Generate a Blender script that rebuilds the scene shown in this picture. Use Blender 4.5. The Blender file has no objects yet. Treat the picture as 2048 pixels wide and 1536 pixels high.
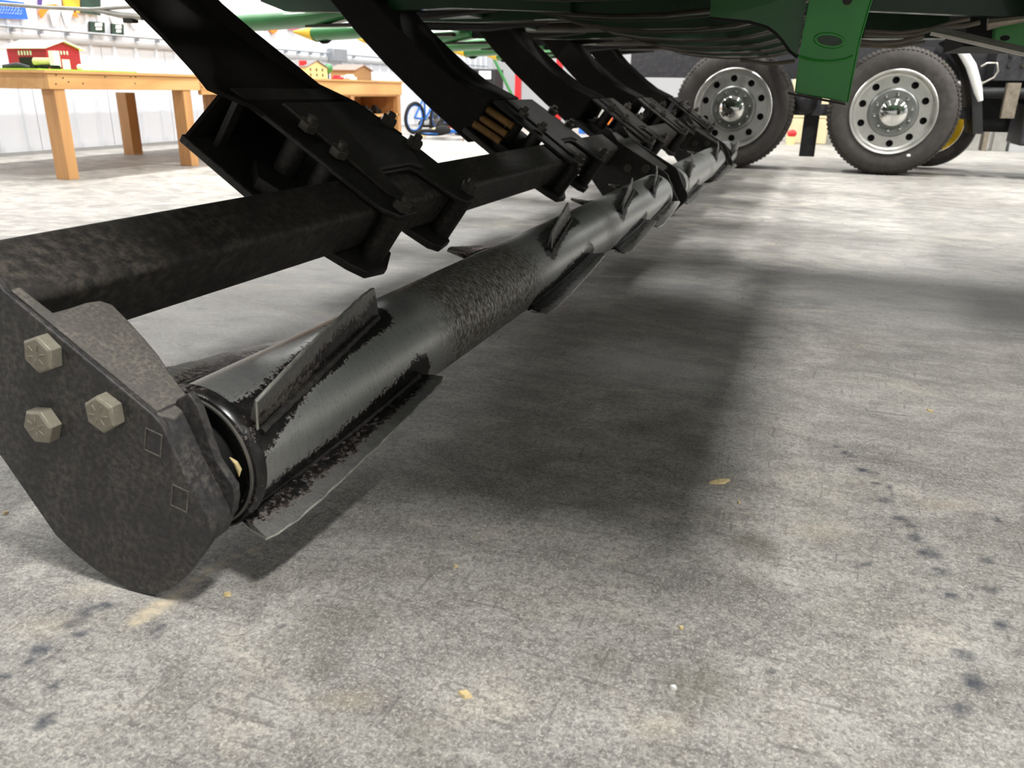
import bpy, bmesh, math, random
import numpy as np
from mathutils import Vector, Matrix
random.seed(7); rng = np.random.default_rng(7)
PI = math.pi
sc = bpy.context.scene
COL = sc.collection

# ------------------------------------------------------------------ camera
FPX = 1600.0; CH = 0.66
_r1 = np.array([1650 - 1024, 190 - 768, FPX]); _r2 = np.array([1, .017, 0.])
_d = np.cross(_r2, _r1); _d /= np.linalg.norm(_d)
if _d[1] < 0: _d = -_d
_Y = _r1 / np.linalg.norm(_r1); _Z = -_d; _X = np.cross(_Y, _Z)
MW = np.stack([_X, _Y, _Z]); CAM = np.array([0, 0, CH])
cd = bpy.data.cameras.new('camera'); cam = bpy.data.objects.new('camera', cd); COL.objects.link(cam)
cd.sensor_width = 36; cd.lens = 36 * FPX / 2048; cd.clip_start = .02; cd.clip_end = 100
R3 = Matrix([[MW[i][0], -MW[i][1], -MW[i][2]] for i in range(3)])
cam.matrix_world = Matrix.Translation((0, 0, CH)) @ R3.to_4x4()
cd.dof.use_dof = True; cd.dof.focus_distance = 1.5; cd.dof.aperture_fstop = 7.5
sc.camera = cam
# ------------------------------------------------------------------ world, exposure, lamps
w = bpy.data.worlds.new('world'); sc.world = w; w.use_nodes = True
w.node_tree.nodes['Background'].inputs[0].default_value = (.9, .95, 1, 1)
w.node_tree.nodes['Background'].inputs[1].default_value = .05
vs = sc.view_settings
vs.view_transform = 'Standard'; vs.look = 'None'; vs.gamma = 1; vs.use_curve_mapping = False
vs.exposure = -0.06
LAMPS = [(-5.6, -.2, 70), (-2.1, .1, 60), (1.6, .1, 330), (5.2, -.2, 60),
         (-5.6, 3.6, 150), (-2.1, 3.6, 60), (1.6, 3.6, 60), (5.2, 3.6, 90), (8.8, 3.6, 100),
         (-5.6, 6.6, 260), (-2.1, 6.6, 190), (1.6, 6.6, 260), (5.2, 6.6, 330), (8.8, 6.6, 260),
         (-5.6, 10.4, 240), (-2.1, 10.4, 110), (1.6, 10.4, 90), (5.2, 10.4, 140), (8.8, 10.4, 140),
         (-5.6, 14.4, 240), (-2.1, 14.4, 150), (1.6, 14.4, 130), (5.2, 14.4, 130)]
def area(name, loc, sx, sy, pw, col=(1, .99, .972)):
    l = bpy.data.lights.new(name, 'AREA'); l.shape = 'RECTANGLE'; l.size = sx; l.size_y = sy
    l.energy = pw; l.color = col
    o = bpy.data.objects.new(name, l); COL.objects.link(o); o.location = loc
    return o
for x, y, p in LAMPS:
    area('high_bay_lamp', (x, y, 4.95), .45, 1.2, p)

# ------------------------------------------------------------------ pixel -> world helpers (coordinates read off the photograph)
def ray(x, y): return MW @ np.array([x - 1024, y - 768, FPX])
def floor_at(x, y, z=0.):
    r = ray(x, y); return CAM + r * ((z - CH) / r[2])
def atY(x, y, Y):
    r = ray(x, y); return CAM + r * (Y / r[1])
def atX(x, y, X):
    r = ray(x, y); return CAM + r * (X / r[0])

# ------------------------------------------------------------------ mesh builder
class MB:
    def __init__(s): s.v = []; s.f = []; s.sm = []
    def add(s, vs, fs, smooth=False):
        b = len(s.v); s.v += [tuple(map(float, q)) for q in vs]
        s.f += [tuple(b + i for i in f) for f in fs]; s.sm += [smooth] * len(fs); return s
    def box(s, x0, x1, y0, y1, z0, z1):
        return s.add([(x, y, z) for z in (z0, z1) for y in (y0, y1) for x in (x0, x1)],
                     [(0, 2, 3, 1), (4, 5, 7, 6), (0, 1, 5, 4), (2, 6, 7, 3), (0, 4, 6, 2), (1, 3, 7, 5)])
    def loft(s, rings, smooth=True, closed=True, caps=True):
        n = len(rings[0]); vs = [p for r in rings for p in r]; fs = []
        for k in range(len(rings) - 1):
            for i in range(n if closed else n - 1):
                j = (i + 1) % n
                fs.append((k * n + i, k * n + j, (k + 1) * n + j, (k + 1) * n + i))
        s.add(vs, fs, smooth)
        if caps:
            s.add(rings[0], [tuple(range(n))[::-1]]); s.add(rings[-1], [tuple(range(n))])
        return s
    def prism(s, pts, d, smooth=False):
        d = np.array(d, float); a = [np.array(p, float) for p in pts]
        return s.loft([a, [p + d for p in a]], smooth=smooth)
    def tube(s, path, r, n=12, caps=True, smooth=True):
        P = [np.array(p, float) for p in path]
        rr = r if hasattr(r, '__len__') else [r] * len(P)
        rings = []; up = None
        for i, p in enumerate(P):
            t = P[min(i + 1, len(P) - 1)] - P[max(i - 1, 0)]; t = t / (np.linalg.norm(t) + 1e-12)
            if up is None:
                a = np.array([0, 0, 1.]) if abs(t[2]) < .9 else np.array([1., 0, 0])
            else: a = up
            u = np.cross(t, a); u /= np.linalg.norm(u); v = np.cross(u, t); up = v
            rings.append([p + rr[i] * (math.cos(2 * PI * k / n) * u + math.sin(2 * PI * k / n) * v) for k in range(n)])
        return s.loft(rings, smooth=smooth, caps=caps)
    def cyl(s, a, b, r, n=16, r2=None): return s.tube([a, b], [r, r if r2 is None else r2], n)
    def lathe(s, prof, c, n=48, closed=False, axis='y'):
        # prof: (r, y) pairs about the axis through c
        rings = []
        for r, y in prof:
            if axis == 'y': rings.append([(c[0] + r * math.cos(2 * PI * k / n), c[1] + y, c[2] + r * math.sin(2 * PI * k / n)) for k in range(n)])
            else: rings.append([(c[0] + r * math.cos(2 * PI * k / n), c[1] + r * math.sin(2 * PI * k / n), c[2] + y) for k in range(n)])
        if closed: rings.append(rings[0])
        return s.loft(rings, caps=False)
    def ring(s, c, R, r, axis='y', n=32, m=8):
        return s.lathe([(R + r * math.cos(2 * PI * k / m), r * math.sin(2 * PI * k / m)) for k in range(m)], c, n, True, axis)
    def sphere(s, c, r, n=16, m=10, sc3=(1, 1, 1)):
        rings = []
        for k in range(m + 1):
            t = PI * k / m; q = max(math.sin(t), 1e-3)
            rings.append([(c[0] + sc3[0] * r * q * math.cos(2 * PI * i / n), c[1] + sc3[1] * r * q * math.sin(2 * PI * i / n), c[2] + sc3[2] * r * math.cos(t)) for i in range(n)])
        return s.loft(rings[::-1], caps=True)
    def build(s, name, mat, parent=None, bevel=0, label=None, kind=None, org=None, seg=2):
        o0 = np.array(org if org is not None else (root_loc(parent) if parent else (0, 0, 0)), float)
        me = bpy.data.meshes.new(name)
        me.from_pydata([tuple(np.array(q) - o0) for q in s.v], [], s.f)
        me.polygons.foreach_set('use_smooth', s.sm)
        bm = bmesh.new(); bm.from_mesh(me)
        bmesh.ops.remove_doubles(bm, verts=bm.verts, dist=1e-6)
        bmesh.ops.recalc_face_normals(bm, faces=bm.faces); bm.to_mesh(me); bm.free()
        me.set_sharp_from_angle(angle=math.radians(38))
        me.materials.append(mat)
        o = bpy.data.objects.new(name, me); COL.objects.link(o)
        if parent: o.parent = parent
        else: o.location = tuple(o0)
        if bevel:
            b = o.modifiers.new('b', 'BEVEL'); b.width = bevel; b.segments = seg; b.limit_method = 'ANGLE'; b.angle_limit = math.radians(40)
        if label: o['label'] = label
        if kind: o['kind'] = kind
        return o
def root_loc(o):
    while o.parent: o = o.parent
    return tuple(o.location)
def thing(name, loc, label, cat, group=None):
    o = bpy.data.objects.new(name, None); COL.objects.link(o); o.location = loc; o.empty_display_size = .05
    o['label'] = label; o['category'] = cat
    if group: o['group'] = group
    return o
def tag(o, label, cat, group=None):
    o['label'] = label; o['category'] = cat
    if group: o['group'] = group
    return o
def copy_tree(o, parent=None):
    c = o.copy(); COL.objects.link(c); c.parent = parent
    for ch in list(o.children): copy_tree(ch, c)
    return c
def put(o, loc, label=None, rz=None):
    o.location = loc
    if label: o['label'] = label
    if rz is not None: o.rotation_euler.z = rz
    return o
def hexpts(c, ax, u, r, n=6, ph=0):
    ax = np.array(ax, float); u = np.array(u, float); v = np.cross(ax, u)
    return [np.array(c) + r * (math.cos(2 * PI * k / n + ph) * u + math.sin(2 * PI * k / n + ph) * v) for k in range(n)]

# ------------------------------------------------------------------ materials
def srgb(r, g, b):
    f = lambda c: (c / 255 / 12.92) if c / 255 <= .04045 else ((c / 255 + .055) / 1.055) ** 2.4
    return (f(r), f(g), f(b), 1)
class N:
    def __init__(s, name):
        s.m = bpy.data.materials.new(name); s.m.use_nodes = True; s.t = s.m.node_tree
        s.b = s.t.nodes['Principled BSDF']; s.tc = None
    def node(s, ty, **k):
        n = s.t.nodes.new(ty)
        for a, v in k.items(): setattr(n, a, v)
        return n
    def link(s, a, b): s.t.links.new(a, b)
    def co(s, scale=(1, 1, 1)):
        if not s.tc: s.tc = s.node('ShaderNodeTexCoord')
        mp = s.node('ShaderNodeMapping'); mp.inputs['Scale'].default_value = scale
        s.link(s.tc.outputs['Object'], mp.inputs['Vector']); return mp.outputs[0]
    def noise(s, scale, det=4, rough=.55, st=(1, 1, 1), dist=0):
        n = s.node('ShaderNodeTexNoise'); n.inputs['Scale'].default_value = scale; n.inputs['Detail'].default_value = det
        n.inputs['Roughness'].default_value = rough; n.inputs['Distortion'].default_value = dist
        s.link(s.co(st), n.inputs['Vector']); return n.outputs['Fac']
    def ramp(s, fac, stops):
        r = s.node('ShaderNodeValToRGB'); e = r.color_ramp.elements
        while len(e) < len(stops): e.new(.5)
        for i, (p, c) in enumerate(stops):
            e[i].position = p; e[i].color = c if hasattr(c, '__len__') else (c, c, c, 1)
        s.link(fac, r.inputs[0]); return r.outputs[0]
    def mix(s, f, a, b, mode='MIX'):
        m = s.node('ShaderNodeMix', data_type='RGBA', blend_type=mode)
        for i, v in ((0, f), (6, a), (7, b)):
            if isinstance(v, bpy.types.NodeSocket): s.link(v, m.inputs[i])
            else: m.inputs[i].default_value = v
        return m.outputs[2]
    def math(s, op, a, b=0.):
        m = s.node('ShaderNodeMath', operation=op)
        for i, v in ((0, a), (1, b)):
            if isinstance(v, bpy.types.NodeSocket): s.link(v, m.inputs[i])
            else: m.inputs[i].default_value = v
        return m.outputs[0]
    def attr(s, name):
        a = s.node('ShaderNodeAttribute'); a.attribute_name = name; return a.outputs['Fac']
    def set(s, **k):
        for a, v in k.items():
            i = s.b.inputs[{'col': 'Base Color', 'rough': 'Roughness', 'metal': 'Metallic', 'spec': 'Specular IOR Level'}[a]]
            if isinstance(v, bpy.types.NodeSocket): s.link(v, i)
            else: i.default_value = v
        return s
    def bump(s, fac, st=.3, dist=.002):
        b = s.node('ShaderNodeBump'); b.inputs['Strength'].default_value = st; b.inputs['Distance'].default_value = dist
        s.link(fac, b.inputs['Height']); s.link(b.outputs[0], s.b.inputs['Normal']); return s
def plain(name, c, rough=.5, metal=0., var=.25, sc_=8, bump=0):
    n = N(name); c = tuple(c) if len(c) == 4 else (*c, 1)
    f = n.noise(sc_, 4)
    lo = tuple(x * (1 - var) for x in c[:3]) + (1,); hi = tuple(min(1, x * (1 + var)) for x in c[:3]) + (1,)
    n.set(col=n.ramp(f, [(.3, lo), (.7, hi)]), rough=rough, metal=metal)
    if bump: n.bump(n.noise(sc_ * 8, 3), bump, .001)
    return n.m

# concrete floor
def mat_floor():
    n = N('concrete')
    big = n.noise(1.3, 5, .6, dist=.6); mid = n.noise(9, 6, .65, (1, 1.6, 1), .5)
    fine = n.noise(75, 6, .72, dist=.4); vf = n.noise(300, 3, .6)
    base = n.ramp(big, [(.3, srgb(152, 149, 144)), (.52, srgb(174, 171, 165)), (.75, srgb(190, 186, 177))])
    base = n.mix(n.ramp(mid, [(.36, .62), (.60, 0.)]), base, srgb(112, 108, 101))
    pt = n.noise(3.2, 6, .68, (1, 1.8, 1), .9)
    base = n.mix(n.ramp(pt, [(.34, .75), (.50, 0.)]), base, srgb(118, 116, 112))
    base = n.mix(n.ramp(pt, [(.56, 0.), (.70, .6)]), base, srgb(204, 196, 180))
    near = n.attr('near')
    speck = n.ramp(fine, [(.40, 1.), (.545, 0.)])
    base = n.mix(n.math('MULTIPLY', speck, n.math('MULTIPLY', near, .55)), base, srgb(86, 84, 82))
    lightsp = n.ramp(vf, [(.52, 0.), (.66, 1.)])
    base = n.mix(n.math('MULTIPLY', lightsp, n.math('MULTIPLY', near, .4)), base, srgb(205, 198, 184))
    g2 = n.noise(210, 5, .75, dist=.8)
    base = n.mix(n.math('MULTIPLY', n.ramp(g2, [(.40, 1.), (.48, 0.)]), n.math('MULTIPLY', near, .50)), base, srgb(84, 82, 82))
    base = n.mix(n.math('MULTIPLY', n.ramp(g2, [(.54, 0.), (.62, 1.)]), n.math('MULTIPLY', near, .50)), base, srgb(222, 217, 206))
    # scratches: long thin dark streaks
    s1 = n.noise(7, 3, .5, (1, 14, 1), .2); s2 = n.noise(6, 3, .5, (16, 2, 1), .3)
    scr = n.math('ADD', n.ramp(s1, [(.30, 1.), (.36, 0.)]), n.ramp(s2, [(.29, 1.), (.35, 0.)]))
    base = n.mix(n.math('MULTIPLY', scr, .5), base, srgb(95, 92, 88))
    vo = n.node('ShaderNodeTexVoronoi', feature='DISTANCE_TO_EDGE'); vo.inputs['Scale'].default_value = 30
    dn = n.node('ShaderNodeTexNoise'); dn.inputs['Scale'].default_value = 14; dn.inputs['Detail'].default_value = 4
    co = n.co(); n.link(co, dn.inputs['Vector'])
    vm = n.node('ShaderNodeVectorMath', operation='MULTIPLY_ADD'); n.link(dn.outputs['Color'], vm.inputs[0]); vm.inputs[1].default_value = (.12, .12, .12); n.link(co, vm.inputs[2])
    n.link(vm.outputs[0], vo.inputs['Vector'])
    crack = n.math('MULTIPLY', n.ramp(vo.outputs['Distance'], [(0., 1.), (.035, 0.)]), n.ramp(big, [(.48, 0.), (.6, 1.)]))
    base = n.mix(n.math('MULTIPLY', crack, n.math('MULTIPLY', near, .35)), base, srgb(212, 207, 196))
    st = n.math('MULTIPLY', n.attr('stain'), n.ramp(n.noise(60, 4, .7), [(.3, .45), (.55, 1.)]))
    base = n.mix(st, base, srgb(62, 66, 76))
    oil = n.math('MULTIPLY', n.attr('oil'), n.ramp(n.noise(40, 5, .7), [(.32, .35), (.6, 1.)]))
    base = n.mix(oil, base, srgb(88, 84, 66))
    du = n.math('MULTIPLY', n.attr('dust'), n.ramp(n.noise(90, 4, .7), [(.3, .4), (.55, 1.)]))
    base = n.mix(du, base, srgb(218, 201, 170))
    n.set(col=base, rough=n.ramp(mid, [(.3, .48), (.7, .66)]), spec=.4)
    n.bump(fine, .25, .001)
    return n.m
M = {}
M['floor'] = mat_floor()
def dusty(name, base, dust, amt=.5, rough=.6, scale=40, metal=0., rustamt=0.):
    n = N(name)
    a = n.noise(scale, 6, .7); b = n.noise(scale * .12, 4, .6); c = n.noise(scale * 6, 3, .6)
    f = n.math('MULTIPLY', n.ramp(a, [(.42, 0.), (.7, 1.)]), n.ramp(b, [(.35, .2), (.65, 1.)]))
    col = n.mix(n.math('MULTIPLY', f, amt), base, dust)
    sp = n.ramp(c, [(.66, 0.), (.74, 1.)])
    col = n.mix(n.math('MULTIPLY', sp, amt * .55), col, dust)
    if rustamt:
        rr = n.ramp(n.noise(scale * .5, 6, .75), [(.58, 0.), (.66, 1.)])
        col = n.mix(n.math('MULTIPLY', rr, rustamt), col, srgb(92, 58, 40))
    n.set(col=col, rough=rough, metal=metal, spec=.35)
    n.bump(a, .25, .001)
    return n.m
M['plate'] = dusty('dusty_black_paint', srgb(50, 49, 50), srgb(150, 144, 134), .42, .45, 110)
M['guard'] = dusty('dusty_guard', srgb(88, 85, 81), srgb(172, 163, 148), .5, .6, 190)
M['black'] = dusty('black_paint', srgb(38, 37, 35), srgb(112, 104, 92), .3, .5, 75)
M['bar'] = dusty('dusty_bar_paint', srgb(48, 46, 44), srgb(140, 130, 116), .45, .55, 60)
M['blackd'] = dusty('black_paint_arm', srgb(27, 25, 23), srgb(80, 70, 60), .12, .8, 25)
M['blackd'].node_tree.nodes['Principled BSDF'].inputs['Specular IOR Level'].default_value = .15
M['bolt'] = dusty('zinc_bolt', srgb(146, 141, 126), srgb(108, 100, 84), .6, .45, 150, .25)
M['nut'] = dusty('dark_nut', srgb(84, 80, 74), srgb(130, 122, 108), .4, .4, 100, .5)
M['cast'] = dusty('cast_dark', srgb(40, 39, 39), srgb(120, 112, 100), .35, .45, 90)
def mat_roller(name, fin=False):
    n = N(name); k = 40 if fin else 0
    big = n.noise(14, 5, .65, (1, .35, 1)); fi = n.noise(120, 5, .75); sp = n.noise(260, 3, .6)
    brush = n.noise(30, 5, .65, (1, 4, 1))
    steel = n.ramp(brush, [(.3, srgb(190 - k, 192 - k, 191 - k)), (.7, srgb(206 - k, 207 - k, 204 - k))])
    steel = n.mix(n.ramp(sp, [(.62, 0.), (.7, .8)]), steel, srgb(60, 55, 50))
    e = n.math('ADD', n.attr('paint'), n.math('MULTIPLY', n.math('SUBTRACT', fi, .5), 1.1))
    e = n.math('ADD', e, n.math('MULTIPLY', n.math('SUBTRACT', big, .5), .9))
    pm = n.ramp(e, [(.47, 0.), (.53, 1.)]); rm = n.ramp(e, [(.42, 0.), (.48, 1.)])
    mud = n.math('MULTIPLY', n.attr('mud'), n.ramp(n.noise(75, 6, .75, (1, 2.5, 1), .5), [(.40, 0.), (.54, 1.)]))
    mudc = n.ramp(n.noise(160, 4, .7, (1, 2, 1)), [(.35, srgb(48, 42, 36)), (.55, srgb(88, 76, 62)), (.72, srgb(150, 134, 108))])
    col = n.mix(mud, steel, mudc)
    col = n.mix(n.math('MULTIPLY', rm, .85), col, srgb(66, 44, 36))
    pc = n.ramp(n.noise(55, 5, .7), [(.45, srgb(22, 22, 23)), (.68, srgb(44, 41, 38)), (.8, srgb(120, 105, 80))])
    col = n.mix(pm, col, pc)
    metal = n.math('MULTIPLY', n.math('SUBTRACT', 1., n.math('MAXIMUM', pm, rm)), n.math('SUBTRACT', 1., n.math('MULTIPLY', mud, .8)))
    n.set(col=col, metal=n.math('MULTIPLY', metal, .86), rough=n.mix(pm, n.mix(mud, n.mix(rm, (.36,) * 3 + (1,), (.6,) * 3 + (1,)), (.6,) * 3 + (1,)), (.26,) * 3 + (1,)))
    n.bump(n.math('ADD', n.math('MULTIPLY', fi, .5), n.math('MULTIPLY', pm, .6)), .3, .0012)
    return n.m
M['roller'] = mat_roller('worn_roller_steel')
M['fin'] = mat_roller('worn_fin_steel', True)
M['hose'] = plain('grey_hose', srgb(104, 96, 84), .6)
M['edge'] = plain('bright_worn_edge', srgb(178, 176, 168), .38, .75, .3, 60)
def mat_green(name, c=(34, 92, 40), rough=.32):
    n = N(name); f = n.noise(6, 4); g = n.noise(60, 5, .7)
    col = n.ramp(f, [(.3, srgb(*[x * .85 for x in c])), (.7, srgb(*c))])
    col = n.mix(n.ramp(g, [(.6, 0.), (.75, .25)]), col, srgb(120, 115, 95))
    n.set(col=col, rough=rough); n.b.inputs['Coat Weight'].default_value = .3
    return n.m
M['green'] = mat_green('green_paint', (36, 142, 42), .35)
M['greend'] = mat_green('green_paint_dark_shade', (13, 52, 20), .45)  # machine green darkened for the shaded underside; also a dark green toy
M['greenm'] = mat_green('green_paint_mid_shade', (22, 88, 28), .4)  # machine green partly darkened for the shade on the gusset
M['greens'] = mat_green('green_plastic', (48, 132, 62), .45)
M['yellow'] = plain('yellow_plastic', srgb(246, 200, 40), .4, var=.08)
M['spring'] = plain('cord_tan', srgb(128, 92, 42), .6, 0, .25, 30)
M['steel'] = plain('steel', srgb(176, 172, 164), .35, .8, .15, 20)
M['steelw'] = plain('worn_steel', srgb(150, 140, 125), .45, .7, .25, 30)
M['chrome'] = plain('chrome', srgb(225, 225, 222), .06, 1., .03)
M['alu'] = plain('brushed_aluminium', srgb(200, 199, 194), .34, .85, .1, 12)
M['aludark'] = plain('aluminium_hub', srgb(132, 134, 131), .35, .8, .1, 12)
M['rubber'] = dusty('tyre_rubber', srgb(58, 55, 53), srgb(105, 98, 90), .35, .7, 20)
M['tread'] = dusty('tread_rubber', srgb(52, 49, 46), srgb(120, 110, 98), .5, .8, 40)
M['frame'] = dusty('truck_frame', srgb(48, 48, 52), srgb(110, 105, 100), .3, .5, 20)
M['flap'] = plain('flap_rubber', srgb(26, 26, 28), .6)
M['dark'] = plain('dark_inside', srgb(14, 13, 12), .8)
M['brown'] = plain('dark_brown_paint', srgb(40, 31, 26), .6)
M['rim'] = plain('dull_edge', srgb(62, 56, 48), .5, .3)
def mat_wood():
    n = N('pine_board'); f = n.noise(5, 5, .6, (1, .12, 1), .8); g = n.noise(1.3, 3)
    col = n.ramp(f, [(.3, srgb(196, 142, 82)), (.55, srgb(222, 172, 108)), (.75, srgb(232, 188, 128))])
    col = n.mix(n.ramp(g, [(.5, 0.), (.7, .4)]), col, srgb(176, 118, 76))
    n.set(col=col, rough=.5); return n.m
M['wood'] = mat_wood()
def mat_woodv():
    n = N('pine_post'); f = n.noise(6, 5, .6, (1, 1, .1), .8)
    n.set(col=n.ramp(f, [(.3, srgb(172, 122, 76)), (.7, srgb(216, 164, 104))]), rough=.5); return n.m
M['woodv'] = mat_woodv()
M['wall'] = plain('white_sheet_metal', srgb(222, 226, 232), .35, .1, .03, 2)
M['walls'] = plain('grey_white_paint', srgb(176, 177, 178), .7, 0, .03, 2)
M['white'] = plain('white_plastic', srgb(238, 238, 234), .4, 0, .03)
M['cream'] = plain('cream_block', srgb(214, 198, 160), .7, 0, .08, 5)
M['red'] = plain('red_paint', srgb(208, 38, 42), .4, 0, .08)
M['shedred'] = plain('toy_shed_red', srgb(176, 28, 48), .5, 0, .08)
M['tan'] = plain('toy_shed_tan', srgb(150, 122, 84), .6, 0, .08)
M['roofbrown'] = plain('toy_roof_brown', srgb(142, 116, 104), .6, 0, .08)
M['creamtoy'] = plain('toy_house_cream', srgb(226, 206, 150), .6, 0, .05)
M['greyroof'] = plain('toy_roof_grey', srgb(116, 112, 110), .6, 0, .08)
M['lawn'] = plain('toy_lawn', srgb(150, 205, 70), .8, 0, .2, 60)
M['blue'] = plain('blue_paint', srgb(40, 112, 200), .35, 0, .1)
M['banner'] = plain('banner_blue', srgb(38, 100, 215), .5, 0, .05)
M['orange'] = plain('orange_cloth', srgb(240, 130, 30), .7, 0, .1)
M['purple'] = plain('purple_cloth', srgb(78, 56, 130), .7, 0, .1)
M['husk'] = plain('husk', srgb(214, 192, 142), .7, 0, .2, 200)
M['galv'] = plain('galvanised_pipe', srgb(150, 155, 160), .4, .4, .1)
M['signg'] = plain('sign_dark_green', srgb(38, 62, 52), .4)
M['fabricw'] = plain('white_cloth', srgb(236, 236, 238), .8, 0, .04)
M['lampm'] = plain('lamp_housing', srgb(220, 220, 220), .5)

# ------------------------------------------------------------------ setting
XL = -7.1
def graded(lo, a, b, hi, fine, coarse):
    return np.unique(np.round(np.concatenate([np.arange(lo, a, coarse), np.arange(a, b, fine), np.arange(b, hi + coarse, coarse)]), 5))
gx = graded(-7.1, -1.3, 1.0, 11, .009, .4); gy = graded(-5, .3, 2.6, 18, .009, .4)
gx[0] = -7.1
GX, GY = np.meshgrid(gx, gy); nx, ny = len(gx), len(gy)
co = np.stack([GX.ravel(), GY.ravel(), np.zeros(nx * ny)], 1)
ii = (np.arange(ny - 1)[:, None] * nx + np.arange(nx - 1)[None]).ravel()
quads = np.stack([ii, ii + 1, ii + nx + 1, ii + nx], 1)
fm = bpy.data.meshes.new('floor'); fm.vertices.add(len(co)); fm.vertices.foreach_set('co', co.ravel().astype(np.float32))
fm.loops.add(quads.size); fm.loops.foreach_set('vertex_index', quads.ravel().astype(np.int32))
fm.polygons.add(len(quads)); fm.polygons.foreach_set('loop_start', (np.arange(len(quads)) * 4).astype(np.int32))
fm.update(); fm.materials.append(M['floor'])
def setattr_pt(me, name, arr):
    a = me.attributes.new(name, 'FLOAT', 'POINT'); a.data.foreach_set('value', arr.astype(np.float32))
def blob(px, py, rx, ry, rot=0., soft=.35, px_space=True):
    c = floor_at(px, py)[:2] if px_space else (px, py)
    dx = co[:, 0] - c[0]; dy = co[:, 1] - c[1]
    u = (dx * math.cos(rot) + dy * math.sin(rot)) / rx; v = (-dx * math.sin(rot) + dy * math.cos(rot)) / ry
    d = np.sqrt(u * u + v * v); return np.clip((1 - d) / soft, 0, 1)
stain = np.zeros(len(co)); oil = np.zeros(len(co)); dust = np.zeros(len(co))
for px, py, r in [(1672, 893, .011), (1690, 905, .012), (1705, 912, .010), (1725, 940, .016), (1748, 945, .011), (1752, 967, .012), (1770, 1000, .018), (1778, 975, .013),
                  (1800, 1037, .016), (1830, 1075, .018), (1818, 1050, .012), (1855, 1106, .02), (1870, 1112, .012), (1882, 1142, .016), (1900, 1190, .014),
                  (1735, 1128, .01), (1720, 1135, .009), (1930, 1310, .018), (1950, 1365, .022), (1920, 1420, .016), (1975, 1120, .012), (1985, 1180, .012),
                  (1995, 1040, .012), (2005, 1250, .015), (1545, 1345, .008), (80, 1300, .02), (148, 1246, .02), (168, 1226, .015), (206, 1212, .018), (60, 1322, .014), (90, 1442, .018),
                  (160, 1268, .012), (110, 1372, .012), (8, 1352, .012), (310, 1262, .010), (330, 1250, .009), (560, 1255, .010)]:
    stain = np.maximum(stain, .9 * blob(px, py, r, r * .75, random.uniform(0, 3), .5))
for px, py, rx, ry, k in [(1512, 1085, .05, .05, .6), (1400, 1372, .075, .05, .5), (1190, 990, .08, .04, .35), (1050, 940, .09, .04, .4), (1310, 850, .12, .06, .35),
                          (1500, 1160, .03, .03, .3), (1200, 1320, .05, .04, .35), (700, 1240, .07, .05, .3), (1720, 700, .18, .08, .25), (650, 1330, .04, .03, .3),
                          (1320, 1520, .06, .04, .25), (860, 1470, .05, .05, .3), (1650, 1230, .09, .03, .25)]:
    oil = np.maximum(oil, k * blob(px, py, rx, ry, random.uniform(0, 3), .8))
path = [(505, 1100, .010), (470, 1112, .010), (440, 1128, .012), (415, 1140, .012), (390, 1160, .013), (370, 1178, .014), (345, 1195, .017), (325, 1208, .018), (305, 1222, .019), (285, 1234, .017), (268, 1246, .010)]
for px, py, r in path: dust = np.maximum(dust, .9 * blob(px, py, r * 1.1, r, 0, .9))
for px, py, r in [(180, 1180, .05), (100, 1250, .06), (1320, 1450, .05), (1640, 1060, .08), (1900, 1010, .07), (700, 1400, .05)]:
    dust = np.maximum(dust, .22 * blob(px, py, r, r * .5, .5, 1.))
near = np.clip(1.15 - np.hypot(co[:, 0], co[:, 1]) / 4.5, 0.1, 1)
for nm, a in (('stain', stain), ('oil', oil), ('dust', dust), ('near', near)): setattr_pt(fm, nm, a)
fo = bpy.data.objects.new('floor', fm); COL.objects.link(fo); fo['kind'] = 'structure'

def struct(mb, name, mat, **k):
    o = mb.build(name, mat, **k); o['kind'] = 'structure'; return o
wl = struct(MB().box(XL - .2, XL - .012, -5, 18, 0, 5), 'wall_left', M['wall'])
struct(MB().box(-7.3, 11, 18, 18.2, 0, 5), 'wall_back', M['walls'])
struct(MB().box(11, 11.2, -5, 18, 0, 5), 'wall_right', M['walls'])
struct(MB().box(-7.3, 11, -5.2, -5, 0, 5), 'wall_front', M['walls'])
struct(MB().box(-7.3, 11.2, -5.2, 18.2, 5, 5.2), 'ceiling', M['walls'])
# ribbed sheet panels on the left wall: three ribs to a sheet, 0.3 m apart
prof = []
for k in range(3):
    y = k * .3
    prof += [(y, 0), (y + .13, 0), (y + .145, .022), (y + .175, .022), (y + .19, 0)]
prof.append((.895, 0))
pm = MB(); ring0 = [(XL - .012 + .012 + d, y, .03) for y, d in prof]; ring1 = [(XL + d, y, 4.9) for y, d in prof]
pm.loft([ring0, ring1], smooth=False, closed=False, caps=False)
p0 = pm.build('wall_panel', M['wall'], wl)
for k in range(1, 25):
    c = p0.copy(); COL.objects.link(c); c.parent = wl; c.location.y = k * .9 - 4.75
p0.location.y = -4.75
bt = MB().box(XL, XL + .03, -5, 18, 0, .035); struct(bt, 'baseboard_left', M['walls'])
sb = MB()
for k in range(60):
    y = .2 + k * .3
    sb.cyl((XL, y, .10), (XL + .012, y, .10), .011, 6)
sb.build('panel_screws', M['galv'], wl, kind='stuff')
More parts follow.
